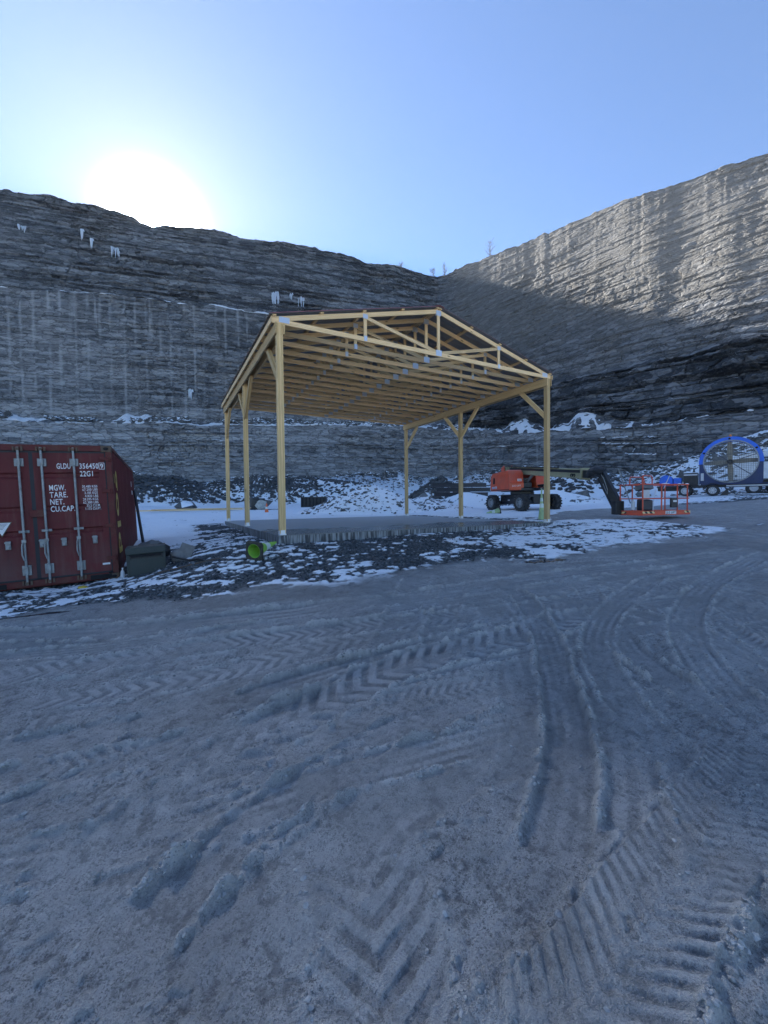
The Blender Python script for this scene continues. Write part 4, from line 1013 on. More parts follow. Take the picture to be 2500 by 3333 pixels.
def corr(xo, sg):
    mb = MB(); p = .262; n = 21; y0 = .15; prof = []
    for i in range(n):
        a = y0 + i * p; prof += [(a, 0), (a + .07, 0), (a + .131, .036), (a + .201, .036)]
    prof.append((y0 + n * p, 0)); prof.append((CL - .1, 0))
    vs = [(xo - sg * d, y, z) for z in (.16, CH - .055) for y, d in prof]; k = len(prof)
    mb.add(vs, [(i, i + 1, k + i + 1, k + i) for i in range(k - 1)]); return mb
corr(-.012, 1).build('side_wall', M['cont'], cont, 0); corr(-CW + .012, -1).build('side_wall', M['cont'], cont, 0)
rf = MB()
for i in range(27):
    y = .12 + i * .216; rf.box((-CW / 2, y + .05, CH - .016), (CW - .14, .11, .012)); rf.box((-CW / 2, y + .155, CH - .030), (CW - .14, .105, .012))
rf.build('roof', M['cont'], cont, 0); MB().box((-CW / 2, CL - .03, CH / 2), (CW - .2, .03, CH - .25)).build('end_wall', M['cont'], cont)
MB().box((-CW / 2, CL / 2, .14), (CW - .1, CL - .3, .03)).build('floor', M['rust'], cont)
# rubber seals round the doors
sl_ = MB()
for x in (-.115, -CW / 2, -CW + .115): sl_.box((x, .052, CH / 2 - .005), (.05 if x != -CW / 2 else .085, .05, CH - .27))
sl_.box((-CW / 2, .052, CH - .127), (CW - .2, .05, .036)); sl_.box((-CW / 2, .052, .157), (CW - .2, .05, .03)); sl_.build('door_seal', M['gasket'], cont, 0)
DZ0, DZ1 = .172, CH - .145
TM = lambda x, z, y=.0: Matrix.Translation((x, y, z)) @ Matrix.Rotation(R(90), 4, 'X')
def door(xc, sg):
    """leaf with three pressed horizontal recesses; sg +1 hinge at the right"""
    w = 1.07; mb = MB(); gr = [(.93, 1.05), (1.36, 1.48), (1.97, 2.09)]
    zs = [DZ0] + [z for g in gr for z in g] + [DZ1]
    xl, xr = xc - w / 2, xc + w / 2; il, ir = xl + .10, xr - .10
    yf, yr = .025, .060
    for i in range(len(zs) - 1):
        if i % 2 == 0: mb.box((xc, yf + .02, (zs[i] + zs[i + 1]) / 2), (w, .04, zs[i + 1] - zs[i]))
        else:
            zc, hh = (zs[i] + zs[i + 1]) / 2, zs[i + 1] - zs[i]
            mb.box(((xl + il) / 2, yf + .02, zc), (il - xl, .04, hh - .0004)); mb.box(((xr + ir) / 2, yf + .02, zc), (xr - ir, .04, hh - .0004))
            mb.add([(il, yf, zs[i]), (ir, yf, zs[i]), (ir, yr, zs[i] + .04), (il, yr, zs[i] + .04), (il, yr, zs[i + 1] - .03), (ir, yr, zs[i + 1] - .03), (ir, yf, zs[i + 1]), (il, yf, zs[i + 1])], [(0, 1, 2, 3), (3, 2, 5, 4), (4, 5, 6, 7)])
    d = mb.build('door', M['cont'], cont, 0)
    for k, bx_ in enumerate(((xc + sg * .065), (xc - sg * .405))):
        b = MB().tube([(bx_, -.022, .07), (bx_, -.022, CH - .05)], .019, 10).build('locking_bar', M['bar_steel'], d)
        for z, hh, ww in ((2.27, .14, .13), (1.03, .045, .15), (.33, .18, .13)):
            q = MB(); q.box((bx_, .012, z), (ww, .022, hh)); q.box((bx_, -.03, z), (.055, .035, hh * .8)); q.build('bar_bracket', M['bar_steel'], d, 35, .004)
        for z in (CH - .085, .10):
            q = MB(); q.box((bx_ - .005, -.022, z), (.05, .04, .05)); q.box((bx_ + .055, -.006, z + .005), (.03, .03, .075)); q.box((bx_ - .06, -.006, z + .005), (.025, .03, .075)); q.build('bar_keeper', M['rust'], d)
        hx = bx_ + sg * (.0 if k else .0)
        q = MB(); q.tube([(bx_ - .012, -.05, .52), (bx_ - .035, -.055, .62), (bx_ - .03, -.055, .78), (bx_ - .01, -.05, .86)], .013, 6); q.box((bx_, -.045, .86), (.06, .03, .05)); q.build('bar_handle', M['bar_steel'], d)
        q = MB(); q.box((bx_ + .24, .012, .80), (.075, .03, .15)); q.box((bx_ + .24, -.012, .76), (.05, .03, .05)); q.box((bx_ + .24, -.008, .85), (.09, .02, .03)); q.build('handle_catch', M['bar_steel'], d, 35, .006)
    for z in (.42, 1.05, 1.72, 2.34):
        q = MB(); hx = xc + sg * (w / 2 + .02); q.box((hx, .006, z), (.17, .02, .065)); q.tube([(hx + sg * .065, -.008, z - .05), (hx + sg * .065, -.008, z + .05)], .02, 8); q.build('hinge', FR, d, 35, .006)
    return d
dr = door(-.655, 1); dl = door(-CW + .655, -1)
MB().box((-CW / 2 + .045, -.012, 1.345), (.20, .03, .13)).build('lock_cover', M['cont_frame'], dr, 35, .006)
W_ = M['white']
def lett(s, x, z, h, w): return text_obj('lettering', s, W_, dr, TM(x, z, .0225), h, w, 'LEFT', .014)
lett('GLDU', -.855, 2.155, .098, .205); lett('356450', -.515, 2.155, .098, .295); lett('9', -.192, 2.158, .088, .045)
q = MB()
for (x, z, w, h_) in ((-.1695, 2.262, .075, .008), (-.1695, 2.143, .075, .008), (-.211, 2.2025, .008, .127), (-.128, 2.2025, .008, .127)): q.box((x, .0225, z), (w, .002, h_))
q.build('number_frame', W_, dr, 0)
lett('22G1', -.515, 2.01, .098, .20)
for s, z, w in (('MGW.', 1.735, .24), ('TARE.', 1.605, .265), ('NET.', 1.475, .205), ('CU.CAP.', 1.345 + .0, .36)):
    lett(s, -.985, z + .02, .10, w)
for i, (s, x, w) in enumerate((('30.480 KGS', -.445, .235), ('67.200 LBS', -.445, .235), ('2.185 KGS', -.415, .205), ('4.820 LBS', -.412, .205), ('28.295 KGS', -.445, .235), ('62.380 LBS', -.445, .235), ('33.2 CU.M.', -.395, .215), ('1.173 CU.FT.', -.415, .245))):
    lett(s, x - .05, 1.795 - .0605 * i, .044, w)
for (x, z, w, h_) in ((-.20, .315, .12, .035), (-1.08, .40, .03, .06)): MB().box((x, .0225, z), (w, .002, h_)).build('sticker', M['white'], dr, 0)
# stickers on the other leaf
MB().prism([(-.15, .10), (.15, .10), (0, -.17)], .0025, TM(-1.68, 1.12, .0235)).build('sticker', M['rust'], dl, 0)
MB().prism([(-.125, .085), (.125, .085), (0, -.14)], .003, TM(-1.68, 1.12, .0225)).build('sticker', M['white'], dl, 0)
for i in range(5): MB().box((-1.68, .0185, 1.185 - i * .022), (.17 - .034 * i, .001, .007)).build('sticker_print', M['gasket'], dl, 0)
MB().prism([(.125 * math.cos(a), .125 * math.sin(a)) for a in np.linspace(0, 2 * math.pi, 29)[:-1]], .003, TM(-1.80, 2.17, .0235)).build('round_badge', M['white'], dl, 0)
MB().prism([(.112 * math.cos(a), .112 * math.sin(a)) for a in np.linspace(0, 2 * math.pi, 29)[:-1]], .003, TM(-1.80, 2.17, .021)).build('round_badge', M['blue_st'], dl, 0)
MB().prism([(-.08, .01), (-.03, .035), (.0, .005), (.04, .045), (.09, .05), (.05, .0), (.07, -.03), (.01, -.03), (-.05, -.055), (-.03, -.02)], .003, TM(-1.80, 2.17, .0185)).build('badge_bird', M['white'], dl, 0)
MB().box((-1.82, .0225, 1.62), (.17, .002, .08)).build('sticker', M['cont_frame'], dl, 0)
MB().prism([(-.045, -.03), (.045, -.03), (.0, .045)], .003, TM(-1.36, .30, .0225)).build('sticker', M['white'], dl, 0)
# big yellow letters running down the side, white marks near the rear
SMx = Matrix.Translation((-.0085, .42, 2.20)) @ Matrix(((0, 0, 1, 0), (0, 1, 0, 0), (-1, 0, 0, 0), (0, 0, 0, 1)))
text_obj('side_lettering', 'gold', M['yellow'], cont, SMx, .62, 1.75, 'LEFT', .02)
for (y, z, h_) in ((4.9, 2.10, .16), (5.15, 1.85, .12), (4.95, 1.85, .12)): MB().box((-.007, y, z), (.002, .14, h_)).build('side_marking', W_, cont, 0)

# ------------------------------------------------------------------ clutter beside the container
BOXP = (-4.91, 7.60)
jb = empty('job_box', (BOXP[0], BOXP[1], gz(*BOXP) - .02), BA, 'dark olive lidded job box standing beside the red container', 'box')
jb.rotation_euler = (R(.5), R(-2.5), BA)
bw_, bd_, bh_ = .66, .52, .60
MB().box((bw_ / 2, bd_ / 2, .255), (bw_, bd_, .43)).build('body', M['box'], jb, 35, .012)
MB().box((bw_ / 2, bd_ / 2, .02), (bw_ - .06, bd_ - .06, .06)).build('base', M['box'], jb)
lid = MB().box((bw_ / 2, bd_ / 2 - .006, .535), (bw_ + .012, bd_ + .02, .125)).build('lid', M['box'], jb, 35, .012)
MB().box((bw_ / 2, -.022, .495), (bw_ - .02, .012, .035)).build('lid_rim', M['box'], lid, 35, .004)
MB().box((bw_ / 2, -.006, .40), (.52, .02, .02)).build('handle_bar', M['black'], jb); MB().box((bw_ / 2, -.003, .435), (.56, .012, .05)).build('handle_recess', M['hole'], jb)
for x in (.06, .60): MB().box((x, -.012, .41), (.03, .03, .07)).build('latch', M['black'], jb, 35, .004)
MB().box((bw_ - .09, bd_ * .75, .5995), (.07, .10, .006)).build('lid_patch', M['hole'], lid)
for x in (.03, .34, .63): MB().box((x, -.004, .2), (.012, .012, .36)).build('rib', M['box'], jb)
def blob(name, loc, sc, mat, label, cat, seed, rz=0.0, group=None):
    rgb_ = random.Random(seed); me = bpy.data.meshes.new(name)
    import bmesh
    bm = bmesh.new(); bmesh.ops.create_icosphere(bm, subdivisions=3, radius=.5)
    for v in bm.verts:
        p = v.co * 3.1 + Vector((seed, seed * .7, 0)); from mathutils import noise as mn
        k = 1 + .38 * mn.noise(p) + .16 * mn.noise(p * 2.7); v.co = Vector((v.co.x * sc[0] * k, v.co.y * sc[1] * k, max(-.42 * sc[2], v.co.z * sc[2] * k)))
    bm.to_mesh(me); bm.free(); me.materials.append(mat)
    me.polygons.foreach_set('use_smooth', [True] * len(me.polygons))
    o = bpy.data.objects.new(name, me); COL.objects.link(o); o.location = loc; o.rotation_euler = (0, 0, rz); return tag(o, label, cat, group)
def g3(x, y, dz=0): return (x, y, gz(x, y) + dz)
blob('sack', g3(-5.55, 9.55, .16), (.50, .55, .42), M['cloth'], 'grey crumpled sack against the container side behind the job box', 'sack', 3)
blob('sack', g3(-5.15, 9.15, .14), (.42, .38, .36), M['hose'], 'black crumpled bag between the job box and the grey sack', 'bag', 5)
blob('sack', g3(-4.25, 8.25, .10), (.36, .30, .30), M['cloth'], 'pale grey sack slumped against the right side of the job box', 'sack', 8, .4)
cb = empty('cardboard_sheet', g3(-4.18, 8.22), BA, 'grey board leaning on the right side of the job box', 'board')
MB().box((.06, -.05, .16), (.26, .02, .36), Matrix.Rotation(R(24), 3, 'Y')).build('panel', M['cloth'], cb, 0)
pp = MB().tube([Vector((-7.36, 11.80, 1.95)), Vector((-5.95, 9.9, gz(-5.95, 9.9) + .02))], .035, 8).build('pipe', M['hose']); tag(pp, 'long black pipe leaning against the container side wall', 'pipe')
hs = MB().tube([g3(-4.25, 8.0, .16), g3(-4.05, 7.92, .10), g3(-3.85, 7.85, .05), g3(-3.65, 7.82, .05), g3(-3.55, 7.78, .02)], .022, 8).build('hose', M['hose']); tag(hs, 'short curved black hose lying right of the job box', 'hose')
hs = MB().tube([g3(-4.25, 7.45, .012), g3(-3.9, 7.5, .014), g3(-3.6, 7.62, .016), g3(-3.2, 7.8, .012)], .012, 6).build('bar', M['rust']); tag(hs, 'thin dark rod lying on the gravel right of the job box', 'rod')
bt = empty('bottle', (-5.03, 7.64, gz(-5.03, 7.64) + .0), 0, 'small pale bottle standing between container and job box', 'bottle')
MB().lathe([(.0, 0), (.035, 0), (.037, .02), (.037, .13), (.03, .16), (.012, .185), (.012, .2)], 12).build('body', M['plasticpale'], bt); MB().lathe([(.0, .225), (.014, .225), (.015, .2), (.0, .2)], 10).build('cap', M['white'], bt)
blob('rag', g3(-5.45, 7.18, .02), (.18, .12, .08), M['yellow'], 'crumpled yellow rag on the ice in front of the container', 'rag', 12)

# ------------------------------------------------------------------ cones
def cone(name, h, r0, base, mat, label, cat, collar=True, matb=None, group=None, inner=None):
    root = empty(name, (0, 0, 0), 0, label, cat, group)
    b = MB(); hb = base / 2; rin = r0 * .98
    ring = [(hb * s1, hb * s2) for s1, s2 in ((1, 1), (-1, 1), (-1, -1), (1, -1))]
    n = 24; out_, inn = [], []
    for k in range(n):
        a = 2 * math.pi * k / n + math.pi / n; c_, s_ = math.cos(a), math.sin(a); q = hb / max(abs(c_), abs(s_)); q = min(q, hb * 1.28); out_.append((q * c_, q * s_)); inn.append((rin * c_, rin * s_))
    vs = [(x, y, z) for z in (0, .035) for x, y in out_] + [(x, y, z) for z in (0, .035) for x, y in inn]
    fs = []
    for k in range(n):
        j = (k + 1) % n; fs += [(k, j, n + j, n + k), (2 * n + j, 2 * n + k, 3 * n + k, 3 * n + j), (n + k, n + j, 3 * n + j, 3 * n + k), (k, 2 * n + k, 2 * n + j, j)]
    b.add(vs, fs)
    for k in range(4):
        a = math.pi / 4 + k * math.pi / 2
        b.bar((math.cos(a) * r0 * 1.12, math.sin(a) * r0 * 1.12, -.006), (math.cos(a) * hb * 1.16, math.sin(a) * hb * 1.16, -.006), .022, .014)
    b.build('base', matb or M['conebase'], root, 30)
    t = .006; rt = r0 * .17
    prof = [(r0, .0), (r0, .035), (r0 * .94, .05), (rt, h), (rt - .004, h), (r0 * .94 - t, .05), (r0 - t, .0)]
    cn = MB().lathe(prof, 28, close=True).build('cone_body', mat, root)
    if collar:
        for z0, z1 in ((.40, .62),) if h < .8 else ((.45, .60), (.68, .80)):
            ra = lambda q: (r0 * .94 + (rt - r0 * .94) * (q * h - .05) / (h - .05)) + .002
            MB().lathe([(ra(z0), z0 * h), (ra(z1), z1 * h)], 28).build('reflective_collar', M['reflect'], cn)
    return root
c1 = cone('traffic_cone', .71, .135, .36, M['lime'], 'bright lime traffic cone lying with its open base toward us', 'cone')
d_ = Vector((.32, .94, .13)).normalized()      # axis pointing away from the camera
c1.matrix_world = Matrix.Translation((-2.43, 7.42, gz(-2.43, 7.42) + .185)) @ d_.to_track_quat('Z', 'Y').to_matrix().to_4x4() @ Matrix.Rotation(R(8), 4, 'Z')
c2 = cone('traffic_cone', .71, .135, .36, M['limeold'], 'faded lime traffic cone lying on snow near the lift wheels', 'cone')
d_ = Vector((-.97, -.2, -.16)).normalized()
c2.matrix_world = Matrix.Translation((5.86, 20.3, gz(5.86, 20.3) + .18)) @ d_.to_track_quat('Z', 'Y').to_matrix().to_4x4()
c3 = cone('channelizer_cone', 1.06, .13, .40, M['limeold'], 'tall faded lime channelizer cone standing by the right front post', 'cone')
c3.location = (5.98, 15.15, gz(5.98, 15.15))
MB().tube([Vector((0, 0, 1.03)), Vector((0, 0, 1.10)), Vector((.02, 0, 1.16)), Vector((-.02, 0, 1.2))], [.03, .03, .022, .015], 8).build('grip', M['limeold'], c3)
c4 = cone('traffic_cone', .71, .15, .36, M['ocone'], 'small orange traffic cone standing far back on the snow', 'cone'); c4.location = (-8.4, 28.6, gz(-8.4, 28.6))

# ------------------------------------------------------------------ things lying on the far snow
rs = random.Random(4)
for i in range(9):
    x0 = -20.4 + rs.uniform(-.4, 1.6) + (i % 3) * .9; y0 = 33.2 + rs.uniform(-.6, .6); L = 4.9 + rs.uniform(0, 1.6); a = R(7 + rs.uniform(-4, 4))
    p0 = Vector((x0, y0, gz(x0, y0) + .14 + .05 * (i // 3))); x1, y1 = x0 + L * math.cos(a), y0 + L * math.sin(a); p1 = Vector((x1, y1, gz(x1, y1) + .14 + .05 * (i // 3)))
    o = timber('plank', p0, p1, .14, .05, M['pine'], None); tag(o, 'long pale plank in the lumber lying on the far snow', 'plank', 'planks lying on the snow')
tb = empty('tarped_drum', g3(-11.2, 35.4), .2, 'black bin under a dirty white tarp far behind the middle left post', 'bin')
MB().lathe([(0, 0), (.62, 0), (.66, .1), (.66, .95), (.62, 1.05), (0, 1.05)], 18).build('drum', M['black'], tb)
b_ = blob('tarp', (.35, -.55, .42), (.95, .5, 1.0), M['tarp'], None, None, 21); b_.parent = tb
MB().box((1.2, -.2, .05), (2.0, .5, .09)).build('pallet', M['black'], tb)
ck = empty('steel_bucket', g3(-8.9, 42.8), .05, 'black toothed steel bucket on the snow behind the left front post', 'bucket')
MB().prism([(-.0, 0), (.9, 0), (1.1, .55), (1.1, 1.15), (.0, 1.15)], 2.7, Matrix.Rotation(R(90), 4, 'Z') @ Matrix.Rotation(R(90), 4, 'X')).build('shell', M['black'], ck)
for i in range(7): MB().box((.2 + i * .38, -.06, .62), (.12, .16, .9)).build('tooth', M['hole'], ck)
st = empty('steel_beams', g3(6.1, 31.5, .02), R(8), 'dark steel beams stacked on snow left of the boom lift', 'beams')
for i, (z, dx) in enumerate(((.25, 0), (.62, .2), (.98, -.15))):
    q = MB(); q.box((dx, 0, z), (4.4, .05, .26)); q.box((dx, 0, z + .14), (4.4, .3, .03)); q.box((dx, 0, z - .14), (4.4, .3, .03)); q.build('beam', M['dark'], st)
# ------------------------------------------------------------------ boom lift
def ang2(v): return math.atan2(v[1], v[0])
LU = (.37, -.93); LC = (8.1, 23.4); LZ = gz(8.0, 22.6)
lift = empty('boom_lift', (LC[0], LC[1], LZ), ang2(LU), 'orange telescopic boom lift parked right of the pavilion', 'lift')
lift_M = Matrix.Translation((LC[0], LC[1], LZ)) @ Matrix.Rotation(ang2(LU), 4, 'Z')
def sub(name, parent, PM, world):
    """an Empty part of a thing, given in world space"""
    o = bpy.data.objects.new(name, None); COL.objects.link(o); o.parent = parent; o.matrix_local = PM.inverted() @ world; return o
def big_wheel(parent, loc, r, w, out, lugs=18):
    t = MB(); Mx = Matrix.Translation(loc) @ Matrix.Rotation(R(90), 4, 'X')
    h = w / 2
    t.lathe([(r * .60, -h * .9), (r * .80, -h), (r * .95, -h * .86), (r * .965, -h * .5), (r * .965, h * .5), (r * .95, h * .86), (r * .80, h), (r * .60, h * .9)], 28, Mx)
    for k in range(lugs):
        for s_ in (-1, 1):
            a0 = 2 * math.pi * (k + (.5 if s_ > 0 else 0)) / lugs; a1 = a0 + .22
            def P(a, y, q): return Vector(loc) + Vector((math.cos(a) * q, y, math.sin(a) * q))
            for (ya, yb, aa, ab) in ((h * .98, h * .45, a0, a0 + .10), (h * .45, .0, a0 + .10, a1)):
                t.bar(P(aa, s_ * ya, r * .965), P(ab, s_ * yb, r * .975), .075, .07, up=P(aa, 0, 1) - Vector(loc))
    wq = t.build('wheel', M['tyre'], parent, 40)
    q = MB(); q.lathe([(r * .61, -h * .85), (r * .58, -h * .9), (r * .54, -h * .45), (r * .30, -h * .38), (r * .27, -h * .62), (0, -h * .66)] if out > 0 else [(r * .61, h * .85), (r * .58, h * .9), (r * .54, h * .45), (r * .30, h * .38), (r * .27, h * .62), (0, h * .66)], 26, Mx)
    q.build('rim', M['rim'], wq)
    q = MB(); 
    for k in range(8):
        a = k * math.pi / 4; c_ = Vector(loc) + Vector((math.cos(a) * r * .40, (h * .44) * (1 if out > 0 else -1), math.sin(a) * r * .40)); q.box(c_, (.04, .04, .04))
    q.build('wheel_nuts', M['black'], wq)
    return wq
for sx in (-1, 1):
    for sy in (-1, 1):
        big_wheel(lift, (sx * 1.25, sy * 1.12, .45), .46, .38, sy)
    MB().tube([(sx * 1.25, -1.0, .47), (sx * 1.25, 1.0, .47)], .11, 10).build('axle', M['black'], lift)
    q = MB(); q.box((sx * 1.25, 0, .60), (.34, .9, .34)); q.build('axle_box', M['black'], lift, 35, .02)
    for sy in (-1, 1): MB().tube([(sx * .72, sy * .62, .55), (sx * .85, sy * .66, .85), (sx * 1.1, sy * .80, .90), (sx * 1.3, sy * .86, .7)], .018, 6).build('hydraulic_hose', M['hose'], lift)
q = MB(); q.box((0, 0, .68), (2.5, 1.15, .50)); q.box((0, 0, .55), (1.7, 1.5, .34)); q.build('chassis', M['dark'], lift, 35, .03)
for (x, z) in ((.3, .72), (-.25, .60)): MB().box((x, -.765, z), (.16, .012, .05)).build('chassis_label', M['white'], lift, 0)
MB().lathe([(0, .92), (.62, .92), (.66, .96), (.66, 1.08), (.60, 1.12), (0, 1.12)], 28).build('slew_ring', M['black'], lift)
LE = (.060, -.998); LTM = Matrix.Translation((8.1, 23.6, LZ)) @ Matrix.Rotation(ang2(LE), 4, 'Z')
tt = sub('turntable', lift, lift_M, LTM)
MB().box((-.35, 0, 1.20), (3.2, 1.0, .16)).build('deck', M['black'], tt, 35, .02)
def hood(y0, y1, x0, x1, z0, z1, name='hood'):
    s_ = -1 if y0 < 0 else 1; yo = y0 if abs(y0) > abs(y1) else y1; yi = y1 if yo == y0 else y0
    # side profile: upright tail, level top, front that rolls down in a big curve
    pr = [(x0 + .06, z0), (x0, z0 + .30), (x0 + .10, z1 - .12), (x0 + .28, z1), (x1 - .42, z1 + .02), (x1 - .22, z1 - .06), (x1 - .10, z1 - .22), (x1 - .02, z0 + .42), (x1 + .02, z0 + .40), (x1 + .02, z0)]
    mb = MB(); n = len(pr); vs = []
    for (yy, ins) in ((yo, .0), (yo - s_ * -.0, .0)): pass
    ys_ = [yi, yo - s_ * .14, yo - s_ * .03, yo]
    for i, yy in enumerate(ys_):
        for (x, z) in pr:
            zz = z
            if z > z0 + .45: zz = z - (0, 0, .05, .20)[i]
            vs.append((x, yy, zz))
    fs = []
    for i in range(3):
        for k in range(n):
            j = (k + 1) % n; fs.append((i * n + k, i * n + j, (i + 1) * n + j, (i + 1) * n + k))
    fs += [tuple(range(n - 1, -1, -1)), tuple(3 * n + k for k in range(n))]
    mb.add(vs, fs); o = mb.build(name, M['orange'], tt, 50, .03); return o
hl = hood(-1.16, -.34, -2.05, 1.22, 1.16, 2.30); hr = hood(.42, 1.16, -2.05, 1.10, 1.16, 2.22)
MB().box((-2.0, 0, 1.62), (.50, 1.3, .92)).build('counterweight', M['orange'], tt, 35, .08)
MB().prism([(-.15, -.18), (.16, -.18), (.16, .12), (.06, .22), (-.06, .18)], .012, Matrix.Translation((-1.35, -1.166, 1.78)) @ Matrix.Rotation(R(90), 4, 'X')).build('hood_vent', M['hole'], hl, 0)
MB().box((-.45, -1.166, 1.205), (3.2, .010, .03)).build('hood_seam', M['hole'], hl, 0)
MB().box((1.245, -.60, 1.72), (.006, .24, .13)).build('sticker', M['white'], hl, 0)
MB().box((1.249, -.60, 1.735), (.004, .20, .02)).build('sticker_print', M['ocone'], hl, 0); MB().box((1.249, -.60, 1.70), (.004, .20, .02)).build('sticker_print', M['gasket'], hl, 0)
FM = Matrix.Translation((1.248, -1.02, 1.36)) @ Matrix(((0, 0, 1, 0), (1, 0, 0, 0), (0, 1, 0, 0), (0, 0, 0, 1)))
text_obj('lettering', 'JLG LIFT', M['white'], hl, FM, .08, .50, 'LEFT', .01)
MB().box((-1.45, -1.168, 1.37), (.50, .006, .12)).build('sticker', M['white'], hl, 0)
text_obj('lettering', '660SJ', M['blue_st'], hl, Matrix.Translation((-1.68, -1.173, 1.325)) @ Matrix.Rotation(R(90), 4, 'X'), .09, .44, 'LEFT', .02)
MB().box((-.95, -1.168, 1.38), (.26, .006, .14)).build('sticker', M['plasticpale'], hl, 0)
q = MB(); q.box((-.1, .0, 1.62), (1.5, .5, .5)); q.box((.65, -.08, 1.45), (.5, .7, .3)); q.build('engine_bay', M['black'], tt, 35, .03)
q = MB(); q.box((1.35, .75, 1.22), (.9, .9, .14)); q.box((1.45, .85, 1.4), (.7, .7, .12)); q.build('side_tray', M['dark'], tt, 35, .02)
q = MB(); q.bar((-1.9, -.26, 1.3), (-2.3, -.26, 2.75), .06, .5, up=(1, 0, 0)); q.bar((-1.9, .26, 1.3), (-2.3, .26, 2.75), .06, .5, up=(1, 0, 0)); q.build('boom_upright', M['orange'], tt, 35, .02)
MB().tube([(.2, 0, 1.35), (1.7, 0, 2.02)], [.09, .07], 10).build('lift_cylinder', M['bar_steel'], tt)
# boom
bm_ = sub('boom', lift, lift_M, LTM)
A_, B_ = Vector((-2.75, 0, 2.60)), Vector((6.75, 0, 1.66)); dv = (B_ - A_).normalized()
MB().bar(A_, B_, .36, .42).build('outer_section', M['boom'], bm_, 35, .03)
for s_ in (-1, 1):
    MB().bar(A_ + dv * 1.6 + Vector((0, s_ * .195, .10)), B_ - dv * .05 + Vector((0, s_ * .195, .10)), .03, .12).build('cable_track', M['black'], bm_)
    MB().bar(A_ + dv * 1.2 + Vector((0, s_ * .19, -.15)), B_ + Vector((0, s_ * .19, -.15)), .025, .06).build('boom_rail', M['boom'], bm_)
MB().bar(A_ + dv * .9 + Vector((0, -.2, .235)), A_ + dv * 7.6 + Vector((0, -.2, .235)), .10, .05).build('hose_tray', M['black'], bm_)
MB().bar(B_ - dv * .12, B_ + dv * .02, .42, .50).build('boom_collar', M['boom'], bm_, 35, .02)
for k in range(2): MB().lathe([(.09, -.02), (.075, .02), (.06, -.02)], 12, Matrix.Translation(B_ - dv * (.55 + .2 * k) + Vector((0, -.205, -.09))) @ Matrix.Rotation(R(90), 4, 'X')).build('cable_loop', M['black'], bm_)
text_obj('lettering', 'JLG LIFT', M['black'], bm_, Matrix.Translation(A_ + dv * 1.35 + Vector((0, -.185, .06))) @ Matrix.Rotation(R(5.6), 4, 'Y') @ Matrix.Rotation(R(90), 4, 'X'), .14, 1.2, 'LEFT', .02)
nose = MB(); nose.bar(B_, B_ + dv * .42, .28, .32); nose.build('inner_section', M['black'], bm_, 35, .02)
BW = Matrix.Translation((9.33, 14.40, .97)) @ Matrix.Rotation(ang2((.94, .33)), 4, 'Z')
jibM = LTM.inverted()
Jn = B_ + dv * .42; jb_w = LTM.inverted() @ (BW @ Vector((-.02, 1.02, .34)))
q = MB(); J1 = Jn + Vector((.28, .04, .12)); J2 = Jn + Vector((.50, .22, .02)); q.tube([Jn - dv * .1, Jn + Vector((.12, 0, .10)), J1, J2], [.17, .19, .20, .20], 10); q.build('knuckle', M['black'], bm_)
MB().bar(J2 + Vector((-.12, -.05, .06)), jb_w + Vector((0, 0, .12)), .20, .30).build('jib', M['black'], bm_, 35, .03)
MB().bar(J2 + Vector((-.30, -.02, -.20)), jb_w + Vector((-.10, 0, -.22)), .10, .09).build('jib_link', M['dark'], bm_, 35, .01)
dj = (jb_w - J2); sj_ = Vector((0, -1, 0))
MB().tube([J2 + dj * .1 + Vector((-.04, -.17, .10)), J2 + dj * .3 + Vector((.02, -.18, .16)), J2 + dj * .62 + Vector((0, -.18, .12)), J2 + dj * .66 + Vector((-.05, -.18, .02)), J2 + dj * .35 + Vector((-.06, -.18, .02))], .014, 6).build('jib_hose', M['bar_steel'], bm_)
MB().box(jb_w + Vector((.02, 0, -.06)), (.30, .34, .52)).build('basket_pivot', M['black'], bm_, 35, .03)
# basket
bk = sub('basket', lift, lift_M, BW)
BLn, BD = 2.44, .91; OB = M['basket']
q = MB(); q.box((BLn / 2, BD / 2, .03), (BLn, BD, .05)); q.build('basket_floor', M['bar_steel'], bk)
tbd = MB(); tbd.box((BLn / 2, 0, .09), (BLn + .05, .03, .17)); tbd.box((BLn / 2, BD, .09), (BLn + .05, .03, .17)); tbd.box((0, BD / 2, .09), (.03, BD - .03, .17)); tbd.box((BLn, BD / 2, .09), (.03, BD - .03, .17)); tbd.build('toe_board', OB, bk, 35, .006)
for (x0, x1) in ((-.02, .58), (2.14, 2.46)): MB().box(((x0 + x1) / 2, -.017, .115), (x1 - x0, .004, .075)).build('hazard_tape', M['hazard'], bk, 0)
MB().box((-.017, .75, .10), (.004, .22, .07)).build('hazard_tape', M['hazard'], bk, 0)
MB().box((1.42, -.0165, .10), (.56, .003, .12)).build('name_plate', M['white'], bk, 0)
text_obj('lettering', 'JLG LIFT', M['gasket'], bk, Matrix.Translation((1.17, -.019, .062)) @ Matrix.Rotation(R(90), 4, 'X'), .075, .50, 'LEFT', .025)
def tube(name, pts, r=.021, mat=OB): return MB().tube(pts, r, 8).build(name, mat, bk)
for (x, y) in ((0, 0), (.95, 0), (1.78, 0), (2.32, 0), (0, BD), (.62, BD), (1.5, BD), (2.40, BD)): tube('rail_post', [(x, y, .16), (x, y, 1.14)], .023)
for z in (.62, 1.14):
    tube('guard_rail', [(-.0, BD, z), (0, .03, z), (.03, 0, z), (2.40, 0, z), (2.44, .04, z), (2.44, BD - .04, z), (2.40, BD, z), (.0, BD, z)])
